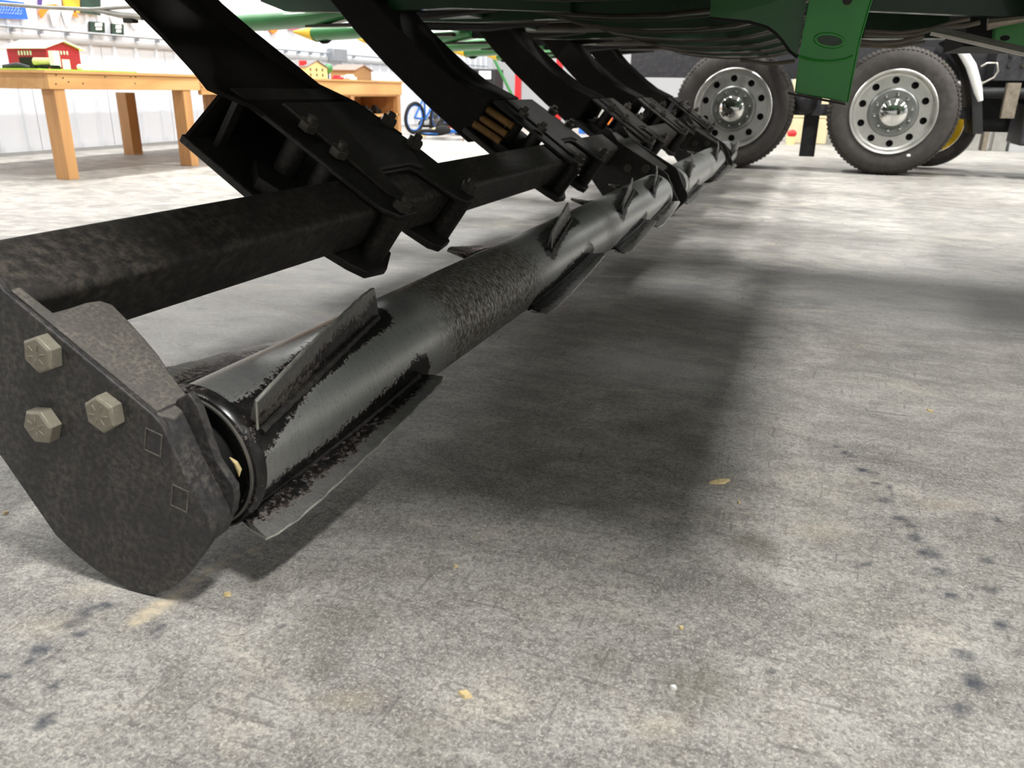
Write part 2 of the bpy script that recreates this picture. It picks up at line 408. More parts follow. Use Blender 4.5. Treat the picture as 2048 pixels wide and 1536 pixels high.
# pipe rail on the wall
rl = thing('wall_pipe', (XL + .06, 6, 1.125), 'grey galvanised pipe running level along the ribbed white wall', 'pipe')
MB().cyl((XL + .07, -4, 1.125), (XL + .07, 17.5, 1.125), .011, 10).build('pipe', M['galv'], rl)
br0 = None
for k in range(24):
    y = 5.0 + k * .3 + .01
    if br0 is None:
        br0 = MB().box(XL + .005, XL + .075, y - .012, y + .012, 1.085, 1.115).build('clip', M['galv'], rl)
    else:
        c = br0.copy(); COL.objects.link(c); c.parent = rl; c.location.y = k * .3
MB().box(XL + .02, XL + .13, 11.2, 11.6, 1.02, 1.2).build('junction_box', M['galv'], rl, bevel=.01)
# grey blur patch: a horizontal girt behind the ribs
struct(MB().box(XL - .005, XL + .03, -5, 18, 1.02, 1.075), 'trim_1', M['walls'])
# ------------------------------------------------------------------ roller attachment
# bar centre line in the X-Z plane and its own axes (u: down and outward, v: up and outward)
BX, BZ = -1.0123, .3812
ph = math.radians(-35); UX, UZ = math.cos(ph), math.sin(ph); VX, VZ = -UZ, UX
def W(u, v, Y): return (BX + UX * u + VX * v, Y, BZ + UZ * u + VZ * v)
Ax = np.array([UX, 0, UZ]); Av = np.array([VX, 0, VZ]); Ay = np.array([0, 1., 0])
def rsq(a, r, n=5):
    pts = []
    for cx, cz, s0 in ((a - r, a - r, 0), (-(a - r), a - r, 90), (-(a - r), -(a - r), 180), (a - r, -(a - r), 270)):
        for k in range(n + 1):
            t = math.radians(s0 + 90 * k / n); pts.append((cx + r * math.cos(t), cz + r * math.sin(t)))
    return pts
bar = thing('tool_bar', W(0, 0, 1.0), 'long black square steel bar running away above the roller', 'bar')
sq = rsq(.059, .014)
MB().loft([[W(u, v, Y) for u, v in sq] for Y in (.716, 2, 4, 6, 7.85)]).build('bar', M['bar'], bar)
MB().prism([W(u, v, .714) for u, v in rsq(.064, .02)], (0, .012, 0)).build('end_cap', M['plate'], bar)

# roller tube centre
RX, RZ, RR = -.7376, .1801, .0973
def ringp(R, Y, n=96, x=RX, z=RZ): return [(x + R * math.cos(2 * PI * k / n), Y, z + R * math.sin(2 * PI * k / n)) for k in range(n)]
def add_mask_attrs(o, fins, mudc):
    me = o.data; n = len(me.vertices); c = np.zeros(n * 3, np.float32); me.vertices.foreach_get('co', c); c = c.reshape(-1, 3) + np.array(root_loc(o), np.float32)
    phi = np.degrees(np.arctan2(c[:, 2] - RZ, c[:, 0] - RX)); r = np.hypot(c[:, 2] - RZ, c[:, 0] - RX)
    p = np.zeros(n)
    for (y0, y1, f0, f1) in fins:
        t = np.clip((c[:, 1] - y0) / (y1 - y0), -.15, 1.15); fc = f0 + (f1 - f0) * t
        d = (phi - fc + 180) % 360 - 180
        tt = np.clip((c[:, 1] - y0) / (y1 - y0), 0, 1); endw = np.clip(np.abs(tt - .5) * 2 - .35, 0, 1) * 22
        wv = np.where(d < 0, 17. + endw, 42.)
        v = np.clip(1 - np.abs(d) / wv, 0, 1) * 1.3
        e = np.clip(1 - np.maximum(0, np.maximum(y0 - c[:, 1], c[:, 1] - y1)) / .06, 0, 1)
        p = np.maximum(p, v * e)
    for ye in (fins[0][0] - .02,):
        p = np.maximum(p, np.clip(1 - np.abs(c[:, 1] - ye) / .035, 0, 1) * .9)
    mud = np.zeros(n)
    for a, b in mudc:
        m = np.clip((c[:, 1] - a) / .12, 0, 1) * np.clip((b - c[:, 1]) / .25, 0, 1); mud = np.maximum(mud, m)
    mud = np.maximum(mud, .35 * np.clip((-phi - 20) / 40, 0, 1) * (phi < 0))
    a = me.attributes.new('paint', 'FLOAT', 'POINT'); a.data.foreach_set('value', p.astype(np.float32))
    a = me.attributes.new('mud', 'FLOAT', 'POINT'); a.data.foreach_set('value', mud.astype(np.float32))
def fin_mesh(y0, y1, f0, f1, hgt=.056, th=.0045, seed=0):
    r_ = random.Random(seed); m = MB(); rings = []; n = 26
    for k in range(n + 1):
        t = k / n; Y = y0 + (y1 - y0) * t; f = math.radians(f0 + (f1 - f0) * t)
        hh = hgt * (.86 + .14 * min(1, t * 9)) * (1 - max(0, t - .97) * 3) * (1 - .12 * t) + r_.uniform(-.0011, .0011)
        dp = math.radians(13.5 - 5 * t)
        er = np.array([math.cos(f), 0, math.sin(f)]); ft = f + dp; e2 = np.array([math.cos(ft), 0, math.sin(ft)])
        b = np.array([RX, Y, RZ]) + er * (RR - .006)
        tip = np.array([RX, Y - .014 * (t < .5), RZ]) + e2 * (RR + hh)
        d = tip - b; d /= np.linalg.norm(d); et = np.array([-d[2], 0, d[0]])
        mid = (b + tip) / 2
        rings.append([b + et * th, mid + et * th, tip + et * th * .7, tip - et * th * .7, mid - et * th, b - et * th])
    m.loft(rings, smooth=True); return m
def fin_edge(y0, y1, f0, f1, seed=0, hgt=.056):
    r_ = random.Random(seed); m = MB(); pts = []; rr = []; n = 26
    for k in range(n + 1):
        t = k / n; Y = y0 + (y1 - y0) * t; f = math.radians(f0 + (f1 - f0) * t)
        hh = hgt * (.86 + .14 * min(1, t * 9)) * (1 - max(0, t - .97) * 3) * (1 - .12 * t) + r_.uniform(-.0011, .0011)
        ft = f + math.radians(13.5 - 5 * t)
        pts.append((RX + (RR + hh) * math.cos(ft), Y - .014 * (t < .5), RZ + (RR + hh) * math.sin(ft))); rr.append(.0025 + .0005 * ((k * 7) % 3 - 1))
    f = math.radians(f0); pts.insert(0, (RX + (RR + .012) * math.cos(f), y0 - .004, RZ + (RR + .012) * math.sin(f))); rr.insert(0, .002)
    m.tube(pts, rr, 6); return m
def weld_mesh(y0, y1, f0, f1, seed=0):
    r_ = random.Random(seed); m = MB()
    for s in (-1, 1):
        pts = []; rr = []
        for k in range(60):
            t = k / 59; f = math.radians(f0 + (f1 - f0) * t + s * 3.6)
            pts.append((RX + (RR + .001) * math.cos(f), y0 + .01 + (y1 - y0 - .02) * t, RZ + (RR + .001) * math.sin(f))); rr.append(.0055 + r_.uniform(-.0012, .0016))
        m.tube(pts, rr, 6)
    return m
def roller_segment(y0, y1, fins, label, mud, steps):
    t = thing('roller', (RX, y0, RZ), label, 'roller', 'roller sections on the bar')
    o = MB().loft([ringp(RR, Y) for Y in np.linspace(y0, y1, steps)], caps=True).build('tube', M['roller'], t)
    add_mask_attrs(o, fins, mud)
    for i, f in enumerate(fins):
        fo_ = fin_mesh(*f, seed=i + int(y0 * 10)).build('fin', M['fin'], t)
        me = fo_.data; nv = len(me.vertices); c = np.zeros(nv * 3, np.float32); me.vertices.foreach_get('co', c); c = c.reshape(-1, 3) + np.array(root_loc(fo_), np.float32)
        r = np.hypot(c[:, 2] - RZ, c[:, 0] - RX)
        a = me.attributes.new('paint', 'FLOAT', 'POINT'); a.data.foreach_set('value', np.clip((RR + .052 - r) / .05, 0.1, .62).astype(np.float32))
        a = me.attributes.new('mud', 'FLOAT', 'POINT'); a.data.foreach_set('value', (.3 + .5 * (r < RR + .044)).astype(np.float32))
        wb = weld_mesh(*f, seed=i).build('weld_bead', M['cast'], fo_)
        fin_edge(*f, seed=i + int(y0 * 10)).build('worn_edge', M['edge'], fo_, label='bright worn tip edge of the fin')
    return t
def finrow(y0, y1, base, tw): return [(y0, y1, base + k * 90, base + k * 90 + tw) for k in range(4)]
f1 = finrow(.80, 1.235, 38, 38)
f1 = [(.80, 1.235, 30, 72), (.785, 1.275, -54, -19), (.80, 1.22, 128, 160), (.80, 1.22, 218, 256)]
f2 = [(2.12, 2.50, 40, 76), (1.97, 2.50, -44, -12), (1.86, 2.3, 126, 162), (2.0, 2.5, 210, 240)]
f3 = finrow(2.98, 3.40, 36, 34)
r1 = roller_segment(.792, 4.06, f1 + f2 + f3 + finrow(3.62, 4.0, -50, 34), 'worn steel roller section nearest the end plate with welded fins', [(1.33, 2.15), (2.7, 2.95)], 300)
MB().lathe([(RR - .012, -.002), (RR + .004, -.002), (RR + .0075, .004), (RR + .0075, .016), (RR + .002, .020)], (RX, .778, RZ), 96).build('end_ring', M['fin'], r1, label='dark painted end ring with a bright worn edge')
for nm, v in (('paint', .62), ('mud', .1)):
    me = bpy.data.objects['end_ring'].data; a = me.attributes.new(nm, 'FLOAT', 'POINT'); a.data.foreach_set('value', np.full(len(me.vertices), v, np.float32))
MB().lathe([(RR - .004, 0), (RR - .001, 0), (RR - .001, .004), (RR - .004, .004)], (RX, .7725, RZ), 96).build('bright_lip', M['steel'], r1, label='thin bright worn lip at the roller end')
MB().lathe([(.02, 0), (RR - .012, 0), (RR - .012, .03)], (RX, .786, RZ), 64).build('end_disc', M['dark'], r1)
roller_segment(4.50, 6.42, finrow(4.62, 5.0, 30, 34) + finrow(5.9, 6.4, 36, 34), 'middle steel roller section beyond the first hanger plate', [(5.5, 5.8)], 60)
roller_segment(6.86, 7.35, finrow(6.88, 7.3, 10, 30), 'far short steel roller section beside the truck wheel', [], 20)

# end plate at the near end (outline in the X-Z plane)
OUT = [(-.724, .277), (-.711, .263), (-.687, .204), (-.657, .143), (-.655, .128), (-.663, .108), (-.676, .090), (-.700, .060), (-.717, .041), (-.742, .018), (-.762, .007), (-.783, .001),
       (-.803, .0008), (-.823, .003), (-.846, .010), (-.872, .020), (-.904, .038), (-.934, .061), (-.998, .155), (-1.03, .20), (-1.115, .325), (-1.12, .36), (-1.10, .40), (-1.0, .47), (-.975, .47), (-.937, .412)]
def end_plate(Y, label, group=None, thk=.012):
    t = thing('end_plate', (-.85, Y, .0), label, 'plate', group)
    MB().prism([(x, Y, z) for x, z in OUT], (0, thk, 0)).build('plate', M['plate'], t, bevel=.002)
    return t
ep = end_plate(.704, 'dark dusty end plate with three big bolt heads, resting on the concrete', 'end and hanger plates')
# bearing guard: flat tongue that follows the slanting edge of the plate and reaches back over the bar end
E0 = np.array([-.937, .704, .412]); E1 = np.array([-.724, .704, .277]); ED = (E1 - E0) / np.linalg.norm(E1 - E0); EN = np.cross(ED, Ay)
def on_guard(x, y):
    r = ray(x, y); t = ((E0 - CAM) @ EN) / (r @ EN); return CAM + t * r
gp = [E0 + ED * .0 + Ay * .003, E1 + Ay * .003] + [on_guard(x, y) for x, y in [(352, 838), (386, 806), (374, 788), (343, 748), (318, 710), (290, 676), (252, 635), (225, 608), (200, 600), (172, 604), (140, 615), (106, 624), (62, 590), (40, 572)]]
nrm = EN if EN[2] < 0 else -EN
MB().prism(gp, nrm * .009).build('guard', M['guard'], ep, bevel=.003, label='dust covered tongue shaped guard behind the plate')
# second flange plate towards the roller
fl = [atY(x, y, .742) for x, y in [(335, 838), (352, 800), (376, 786), (396, 815), (415, 870), (432, 920), (452, 950), (468, 975), (470, 1000), (466, 1025), (448, 1055), (415, 1080), (380, 1060), (350, 960)]]
MB().prism(fl, (0, .012, 0)).build('flange', M['plate'], ep, bevel=.002)
MB().prism([(x, .714, z) for x, z in [(-.726, .279), (-.711, .266), (-.687, .206), (-.657, .145), (-.654, .128), (-.664, .108), (-.674, .112), (-.664, .128), (-.667, .145), (-.697, .206), (-.721, .262), (-.734, .272)]], (0, .030, 0)).build('side_wall', M['plate'], ep, bevel=.001)
MB().box(-.86, -.74, .716, .742, .08, .24).build('bearing_block', M['cast'], ep, bevel=.006)
MB().lathe([(.02, 0), (.066, 0), (.066, .024), (.02, .024)], (RX, .756, RZ), 48).build('bearing_hub', M['dark'], ep)
MB().tube([(-.660, .757, .208), (-.654, .760, .200), (-.6505, .761, .190), (-.652, .761, .180)], [.0008, .003, .0035, .0006], 6).build('husk_wad', M['husk'], ep, label='strip of straw coloured crop husk caught at the bearing')
for i, (bx, bz, rot) in enumerate([(-.878, .340, .35), (-.904, .238, .1), (-.792, .273, .55)]):
    m = MB(); c = np.array([bx, .704, bz]); ax = np.array([0, -1., 0]); u = np.array([1., 0, 0])
    a = hexpts(c, ax, u, .0252, ph=rot); b = hexpts(c + ax * .0155, ax, u, .0252, ph=rot); d = hexpts(c + ax * .0185, ax, u, .0215, ph=rot)
    m.loft([a, b, d], smooth=False)
    for k in range(6):
        t = rot + k * PI / 3 + .5; dr = np.array([math.cos(t), 0, -math.sin(t)]); pr = np.array([math.sin(t), 0, math.cos(t)])
        q = c + ax * .0183
        m.prism([q + dr * .006 + pr * .0009, q + dr * .015 + pr * .0009, q + dr * .015 - pr * .0009, q + dr * .006 - pr * .0009], ax * .0013)
    m.build('bolt_head', M['bolt'], ep, bevel=.0012, label='pale zinc hexagon bolt head with radial marks')
for i, (px, py) in enumerate([(307, 885), (360, 997)]):
    c = atY(px, py, .704); a = .0165; wdt = .0016; m = MB()
    R_ = lambda x, z: (c[0] + x * math.cos(-.25) - z * math.sin(-.25), .7045, c[2] + x * math.sin(-.25) + z * math.cos(-.25))
    o4 = [R_(-a * .8, -a), R_(a * .8, -a), R_(a * .8, a), R_(-a * .8, a)]; i4 = [R_(-a * .8 + wdt, -a + wdt), R_(a * .8 - wdt, -a + wdt), R_(a * .8 - wdt, a - wdt), R_(-a * .8 + wdt, a - wdt)]
    for k in range(4):
        j = (k + 1) % 4; m.prism([o4[k], o4[j], i4[j], i4[k]], (0, -.0016, 0))
    m.build('embossed_square', M['guard'], ep)

def hanger(Y, label):
    t = thing('hanger_plate', (-.85, Y, 0), label, 'plate', 'end and hanger plates')
    sh = [(-.79 + (x + .79) * 1.16 + .02, .006 + z * 1.02) for x, z in OUT]
    for dy in (0, .30): MB().prism([(x, Y + dy, z) for x, z in sh], (0, .014, 0)).build('side_plate', M['black'], t, bevel=.002)
    MB().prism([(-.95, Y + .014, .43), (-.735, Y + .014, .293), (-.735, Y + .014, .28), (-.95, Y + .014, .418)], (0, .286, 0)).build('bridge_plate', M['black'], t)
    MB().prism([(x_, Y + .014, z_) for x_, z_ in [(-1.0, .34), (-.72, .22), (-.66, .12), (-.72, .09), (-.98, .24)]], (0, .286, 0)).build('bearing_carrier', M['black'], t)
    MB().cyl((RX, Y - .06, RZ), (RX, Y + .42, RZ), .045, 20).build('stub_shaft', M['cast'], t)
    for a in (-.88, -.79):
        MB().prism(hexpts((a, Y, .30), (0, -1, 0), (1, 0, 0), .022), (0, -.016, 0)).build('bolt_head', M['nut'], t)
    return t
hanger(4.10, 'black hanger plate between the first two roller sections')
hanger(6.46, 'farthest black hanger plate, in front of the truck wheel')

# bar brackets with their lift arms ------------------------------------------------
def bracket(Y0, label, kind):
    t = thing('arm_bracket', W(0, 0, Y0), label, 'bracket', 'brackets and arms along the bar')
    q = lambda u, y, v: W(u, v, Y0 + y)
    uL = -.37 if kind == 1 else -.31; uW = uL - .015
    def plate(pts, v0, th, name, mat, bev=.003):
        return MB().prism([q(u, y, v0) for u, y in pts], Av * th).build(name, mat, t, bevel=bev)
    plate([(uL, -.27), (-.12, -.25), (.03, -.245), (.075, -.235), (.108, -.20), (.108, -.12), (.06, -.115), (-.02, -.10), (-.035, -.085), (-.035, .08), (-.02, .10), (.06, .12), (.10, .135),
           (.12, .16), (.12, .21), (.10, .245), (.02, .255), (-.15, .24), (-.28, .20), (uL, .14)], .063, .012, 'top_plate', M['black'])
    plate([(-.30, -.165), (.04, -.165), (.10, -.118), (-.025, -.093), (-.04, -.08), (-.04, .085), (-.02, .12), (-.15, .2), (-.30, .16)], .075, .010, 'doubler_plate', M['black'])
    plate([(uL - .02, -.335), (-.18, -.335), (.02, -.31), (.09, -.285), (.13, -.26), (.138, -.18), (.10, -.10), (-.05, -.09), (-.05, .07), (.05, .08), (.115, .10), (.138, .13), (.13, .20), (.10, .235), (-.1, .24), (uL - .02, .2)],
          -.083, .020, 'bottom_plate', M['black'])
    MB().prism([q(uW, -.33 if kind == 1 else -.1, -.063), q(uW, .2, -.063), q(uW, .14, .063), q(uW, -.27 if kind == 1 else -.1, .063)], Ax * .010).build('end_wall', M['blackd'], t)
    MB().prism([q(-.350, -.272, -.065), q(-.335, -.272, -.065), q(-.335, -.245, -.065), q(-.350, -.245, -.065)], Av * .13).build('post', M['black'], t)
    s0 = n0 = n1 = n2 = None; us, ys = 0, 0
    for y in (-.195, .195):
        for u in (-.2, -.104, .092):
            y_ = y + (0 if u < 0 else .0)
            m = MB().cyl(q(u, y_, -.066), q(u, y_, .064), .030, 20)
            if s0 is None: s0 = m.build('spacer_sleeve', M['black'], t); us, ys = u, y_
            else:
                s_ = s0.copy(); COL.objects.link(s_); s_.parent = t; s_.location = tuple(np.array(q(u, y_, 0)) - np.array(q(us, ys, 0)))
            if n0 is None:
                n0 = MB().prism(hexpts(q(u, y_, .085 if u < 0 else .078), Av, Ax, .023), Av * .020).build('nut', M['nut'], t, bevel=.001)
                n1 = MB().cyl(q(u, y_, .09), q(u, y_, .120), .0115, 10).build('stud_end', M['nut'], n0)
                n2 = MB().prism(hexpts(q(u, y_, -.083), Av, Ax, .021), Av * -.016).build('bolt_head', M['nut'], t); uo, yo = u, y_
            else:
                dl = tuple(np.array(q(u, y_, 0)) - np.array(q(uo, yo, 0)))
                s_ = n0.copy(); COL.objects.link(s_); s_.parent = t; s_.location = dl
                c_ = n1.copy(); COL.objects.link(c_); c_.parent = s_
                s_ = n2.copy(); COL.objects.link(s_); s_.parent = t; s_.location = dl
    MB().prism([q(-.25, -.25, -.062), q(-.19, -.31, -.062), q(-.10, -.28, -.062), (q(-.14, -.2, -.062))], Av * .03).build('stop_block', M['black'], t)
    # rubber cords packed inside the box
    for y, v in ((-.27, .036), (-.285, -.002), (-.30, -.034)) if kind == 2 else ():
        MB().cyl(q(-.315, y, v - .004), q(-.185, y, v + .008), .0145, 14).build('rubber_cord', M['spring'], t, label='tan orange rubber cord inside the bracket')
    if kind == 1:
        m = MB()
        Lc = [(-1.76, 1.30), (-1.70, 1.15), (-1.62, 1.0), (-1.545, .90), (-1.475, .832), (-1.465, .824), (-1.394, .764), (-1.321, .695), (-1.286, .656)]
        yc = [1.74, 1.75, 1.77, 1.785, 1.797, 1.80, 1.83, 1.90, 1.96]
        Lc.append((W(-.30, .078, 0)[0], W(-.30, .078, 0)[2])); yc.append(2.03)
        Lc.append((W(-.16, .078, 0)[0], W(-.16, .078, 0)[2])); yc.append(2.08)
        rings = []
        for i, ((x, z), y2) in enumerate(zip(Lc, yc)):
            a = np.array(Lc[max(0, i - 1)]); b = np.array(Lc[min(len(Lc) - 1, i + 1)]); tt = (b - a) / np.linalg.norm(b - a)
            nn = np.array([-tt[1], tt[0]]); nn = nn if nn[0] > 0 else -nn
            hf = [.036, .036, .036, .036, .036, .034, .030, .022, .012, .006, .003][i]
            y1 = 1.545 if i < 9 else [1.60, 1.64][i - 9]
            P3 = lambda off, y: (x + nn[0] * off, y - 1.87 + Y0, z + nn[1] * off)
            rings.append([P3(0, y1), P3(0, y2), P3(hf, y2 + .005), P3(hf, y2 + .017), P3(-.010, y2 + .017), P3(-.010, y1)])
        m.loft(rings, smooth=False); m.build('arm', M['blackd'], t, label='curved black channel arm rising from the bracket')
    else:
        Lf = [(-2.18, 1.30), (-2.04, 1.10), (-1.917, .983), (-1.81, .87), (-1.68, .747), (-1.58, .663), (-1.49, .588), (-1.40, .52), (-1.318, .457)]
        Rt = [(-1.225, .628), (-1.365, .69), (-1.46, .755), (-1.55, .825), (-1.64, .90), (-1.76, 1.02), (-1.88, 1.15), (-2.0, 1.32)]
        MB().prism([(x, Y0 - .30, z) for x, z in Lf + Rt], (0, .34, 0)).build('arm', M['blackd'], t, bevel=.004)
    return t
bracket(1.87, 'nearest black clamp bracket with a curved channel arm', 1)
b2 = bracket(3.38, 'second black clamp bracket from the near end, orange springs inside', 2)
for k, lb in enumerate(['third black clamp bracket with curved arm from the near end', 'fourth black clamp bracket with curved arm from the near end', 'farthest black clamp bracket with curved arm, before the truck wheel']):
    c = copy_tree(b2); put(c, W(0, 0, 4.90 + 1.22 * k), lb)
    for ch in list(c.children):
        if ch.name.startswith('rubber_cord'): bpy.data.objects.remove(ch)

# ------------------------------------------------------------------ green header overhead
hd = thing('harvester_header', (-1.2, 1.0, .9), 'huge green and black harvester header hanging over the roller', 'header')
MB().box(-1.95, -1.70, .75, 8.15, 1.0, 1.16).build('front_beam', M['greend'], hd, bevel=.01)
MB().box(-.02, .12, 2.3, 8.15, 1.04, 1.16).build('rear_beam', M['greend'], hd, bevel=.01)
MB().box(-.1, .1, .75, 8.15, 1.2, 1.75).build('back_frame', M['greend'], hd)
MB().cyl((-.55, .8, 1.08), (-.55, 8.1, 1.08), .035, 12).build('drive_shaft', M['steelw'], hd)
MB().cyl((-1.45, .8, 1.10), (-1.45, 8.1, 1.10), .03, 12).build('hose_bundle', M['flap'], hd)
MB().box(-1.2, .42, .70, 3.6, 1.40, 1.47).build('added_shade_platform', M['greend'], hd)  # not a seen part: added above the view to shade the floor
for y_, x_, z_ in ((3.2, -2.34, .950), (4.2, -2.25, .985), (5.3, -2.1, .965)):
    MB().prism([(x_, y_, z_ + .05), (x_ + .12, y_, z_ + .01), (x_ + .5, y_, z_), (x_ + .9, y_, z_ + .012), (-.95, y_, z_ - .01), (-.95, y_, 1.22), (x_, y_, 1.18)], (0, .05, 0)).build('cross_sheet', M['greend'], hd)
# row units
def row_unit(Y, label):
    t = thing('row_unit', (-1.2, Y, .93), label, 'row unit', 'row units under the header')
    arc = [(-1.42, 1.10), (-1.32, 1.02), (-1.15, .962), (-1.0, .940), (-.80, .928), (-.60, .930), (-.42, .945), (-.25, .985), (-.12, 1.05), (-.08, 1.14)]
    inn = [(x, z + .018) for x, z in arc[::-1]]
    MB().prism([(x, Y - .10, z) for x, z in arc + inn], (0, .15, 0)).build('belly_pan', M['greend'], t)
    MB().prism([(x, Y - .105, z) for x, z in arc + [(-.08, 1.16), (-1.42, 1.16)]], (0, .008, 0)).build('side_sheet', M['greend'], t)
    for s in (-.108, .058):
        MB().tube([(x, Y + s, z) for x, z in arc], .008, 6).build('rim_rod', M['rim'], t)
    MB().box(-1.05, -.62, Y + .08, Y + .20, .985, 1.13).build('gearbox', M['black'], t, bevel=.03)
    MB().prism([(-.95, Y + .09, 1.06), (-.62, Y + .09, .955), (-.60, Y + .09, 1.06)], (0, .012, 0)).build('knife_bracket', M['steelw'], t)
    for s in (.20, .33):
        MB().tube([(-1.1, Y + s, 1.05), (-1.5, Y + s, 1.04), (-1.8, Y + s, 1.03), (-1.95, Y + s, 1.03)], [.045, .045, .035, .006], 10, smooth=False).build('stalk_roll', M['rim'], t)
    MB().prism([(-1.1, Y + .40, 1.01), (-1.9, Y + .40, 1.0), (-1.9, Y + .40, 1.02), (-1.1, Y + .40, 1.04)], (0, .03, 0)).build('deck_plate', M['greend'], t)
    MB().prism([(-2.35, Y - .26, 1.10), (-1.6, Y - .26, 1.26), (-.95, Y - .26, 1.32), (-.95, Y - .26, 1.35), (-1.6, Y - .26, 1.29), (-2.35, Y - .26, 1.13)], (0, .62, 0)).build('added_shade_hood', M['greend'], t)  # cover added over the row unit to keep the underside dark
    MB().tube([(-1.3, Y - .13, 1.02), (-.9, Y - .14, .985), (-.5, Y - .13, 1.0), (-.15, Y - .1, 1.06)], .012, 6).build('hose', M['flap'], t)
    return t
ru = row_unit(1.84, 'row unit with curved green belly, first of the row')
put(copy_tree(ru), (-1.2, 1.08, .93), 'added unseen row unit with curved green belly right above the end plate')  # extra unit added out of view to block light near the camera
ords = ['second', 'third', 'fourth', 'fifth', 'sixth', 'seventh', 'eighth']
for k in range(7):
    put(copy_tree(ru), (-1.2, 1.84 + .76 * (k + 1), .93), ords[k] + ' row unit with curved green belly, counted from the near end')
def snout(Y, label):
    t = thing('row_divider', (-2.9, Y, .96), label, 'divider', 'row dividers with yellow tips')
    n = 20
    def ell(x, ry, rz, z): return [(x, Y + ry * math.cos(2 * PI * k / n), z + rz * math.sin(2 * PI * k / n)) for k in range(n)]
    MB().loft([ell(-2.915, .068, .042, .957), ell(-2.7, .09, .042, .966), ell(-2.4, .12, .042, .980), ell(-2.2, .10, .03, 1.0)]).build('cone', M['greens'], t)
    MB().loft([ell(-3.075, .006, .004, .968), ell(-3.04, .02, .014, .966), ell(-2.99, .042, .026, .960), ell(-2.912, .070, .045, .955)]).build('tip', M['yellow'], t, label='bright yellow plastic tip')
    MB().tube([(-2.90, Y, .925), (-2.87, Y, .908), (-2.84, Y, .91), (-2.80, Y, .935)], .010, 6).build('wear_bracket', M['dark'], t)
    MB().prism([(-2.0, Y - .05, .955), (-2.45, Y - .05, .944), (-2.45, Y - .05, .934), (-2.0, Y - .05, .935)], (0, .05, 0)).build('rub_strip', M['rim'], t)
    MB().tube([(-2.2, Y - .02, 1.0), (-1.8, Y - .02, .99), (-1.45, Y - .02, 1.02)], .03, 8).build('shaded_rail', M['dark'], t)  # rear of the divider coloured dark where it lies in shade
    return t
sn = snout(4.50, 'row divider with the large yellow tip between the first two arms')
labs = {3.74: 'row divider crossing behind the first arm', 5.26: 'row divider just behind the second arm, tip partly hidden',
        6.02: 'row divider right of the second arm, small yellow tip', 6.78: 'row divider with small yellow tip near the third arm', 7.54: 'farthest row divider, mostly hidden behind the third arm'}
for Y, lb in labs.items(): put(copy_tree(sn), (-2.9, Y, .96), lb)
# chrome-like bars at the top left corner
sv = thing('silver_rail', (-2.4, 2.4, .97), 'thin silver rail crossing the top left corner', 'rail')
Ys = 2.6
MB().tube([atY(-120, -6, Ys), atY(0, 8, Ys), atY(90, 15, Ys), atY(180, 19, Ys), atY(290, 12, Ys)], .007, 8).build('rod', M['steel'], sv)
MB().tube([atY(185, 20, Ys), atY(240, 30, Ys), atY(285, 34, Ys)], [.005, .012, .012], 8).build('rod_end', M['steel'], sv)
m = MB(); a = atY(243, 30, Ys); m.box(a[0] + .01, a[0] + .06, a[1] - .01, a[1] + .02, a[2] - .028, a[2] - .010); m.build('clamp', M['rim'], sv, bevel=.004)

# bright green leg bracket
lg = thing('green_stand_bracket', (0, 2.2, .64), 'bright green bent steel leg bracket in front of the truck wheels', 'bracket')
Yl = 2.2
pp = lambda pts, Y=Yl: [atY(x, y, Y) for x, y in pts]
face = pp([(1589, 186), (1597, 120), (1606, 60), (1618, 0), (1632, -70), (1765, -70), (1738, 10), (1718, 80), (1704, 150), (1694, 205)])
MB().prism(face, (0, .006, 0)).build('leg_plate', M['green'], lg, bevel=.002)
fr = pp([(1694, 205), (1704, 150), (1718, 80), (1738, 10), (1765, -70), (1770, -70), (1742, 10), (1722, 80), (1708, 150), (1697, 206)])
MB().prism(fr, (0, .10, 0)).build('side_flange', M['green'], lg, bevel=.002)
MB().prism(pp([(1575, 184), (1690, 206), (1692, 211), (1576, 189)], Yl - .012), (0, .12, 0)).build('foot_plate', M['brown'], lg, bevel=.001)
c = atY(1659, 81, Yl); m = MB(); n = 28
def el(a, b, dy): return [(c[0] + a * math.cos(2 * PI * k / n), Yl + dy, c[2] + .1 * a * math.cos(2 * PI * k / n) * -1.2 + b * math.sin(2 * PI * k / n)) for k in range(n)]
m.loft([el(.038, .018, .0005), el(.034, .0155, -.003), el(.029, .0115, -.003), el(.026, .0095, .002)], caps=False).build('slot_rim', M['green'], lg)
MB().prism(el(.028, .011, -.0008), (0, .0006, 0)).build('slot_shade', M['greend'], lg)  # flat disc: shade of the shallow dimple painted in darker green
c2 = atY(1695, 0, Yl); MB().prism([(c2[0] + .011 * math.cos(k * PI / 8), Yl - .0008, c2[2] + .011 * math.sin(k * PI / 8)) for k in range(16)], (0, .0006, 0)).build('bolt_hole', M['brown'], lg)
# bend crease: lower half leans back a little
MB().tube(pp([(1596, 112), (1610, 116), (1630, 121), (1660, 123), (1690, 119), (1706, 112)], Yl - .001), .0035, 6).build('bend_ridge', M['green'], lg)
gus = pp([(1605, 60), (1594, 112), (1580, 100), (1568, 82), (1552, 64), (1535, 52), (1500, 42), (1460, 38), (1420, 34), (1425, -60), (1620, -60)], Yl + .015)
MB().prism(gus, (0, .006, 0)).build('gusset', M['greenm'], lg)
MB().tube(pp([(1420, 35), (1460, 39), (1500, 43), (1535, 53), (1552, 65), (1568, 83), (1580, 101), (1596, 114)], Yl + .02), .006, 6).build('gusset_rim', M['dark'], lg)

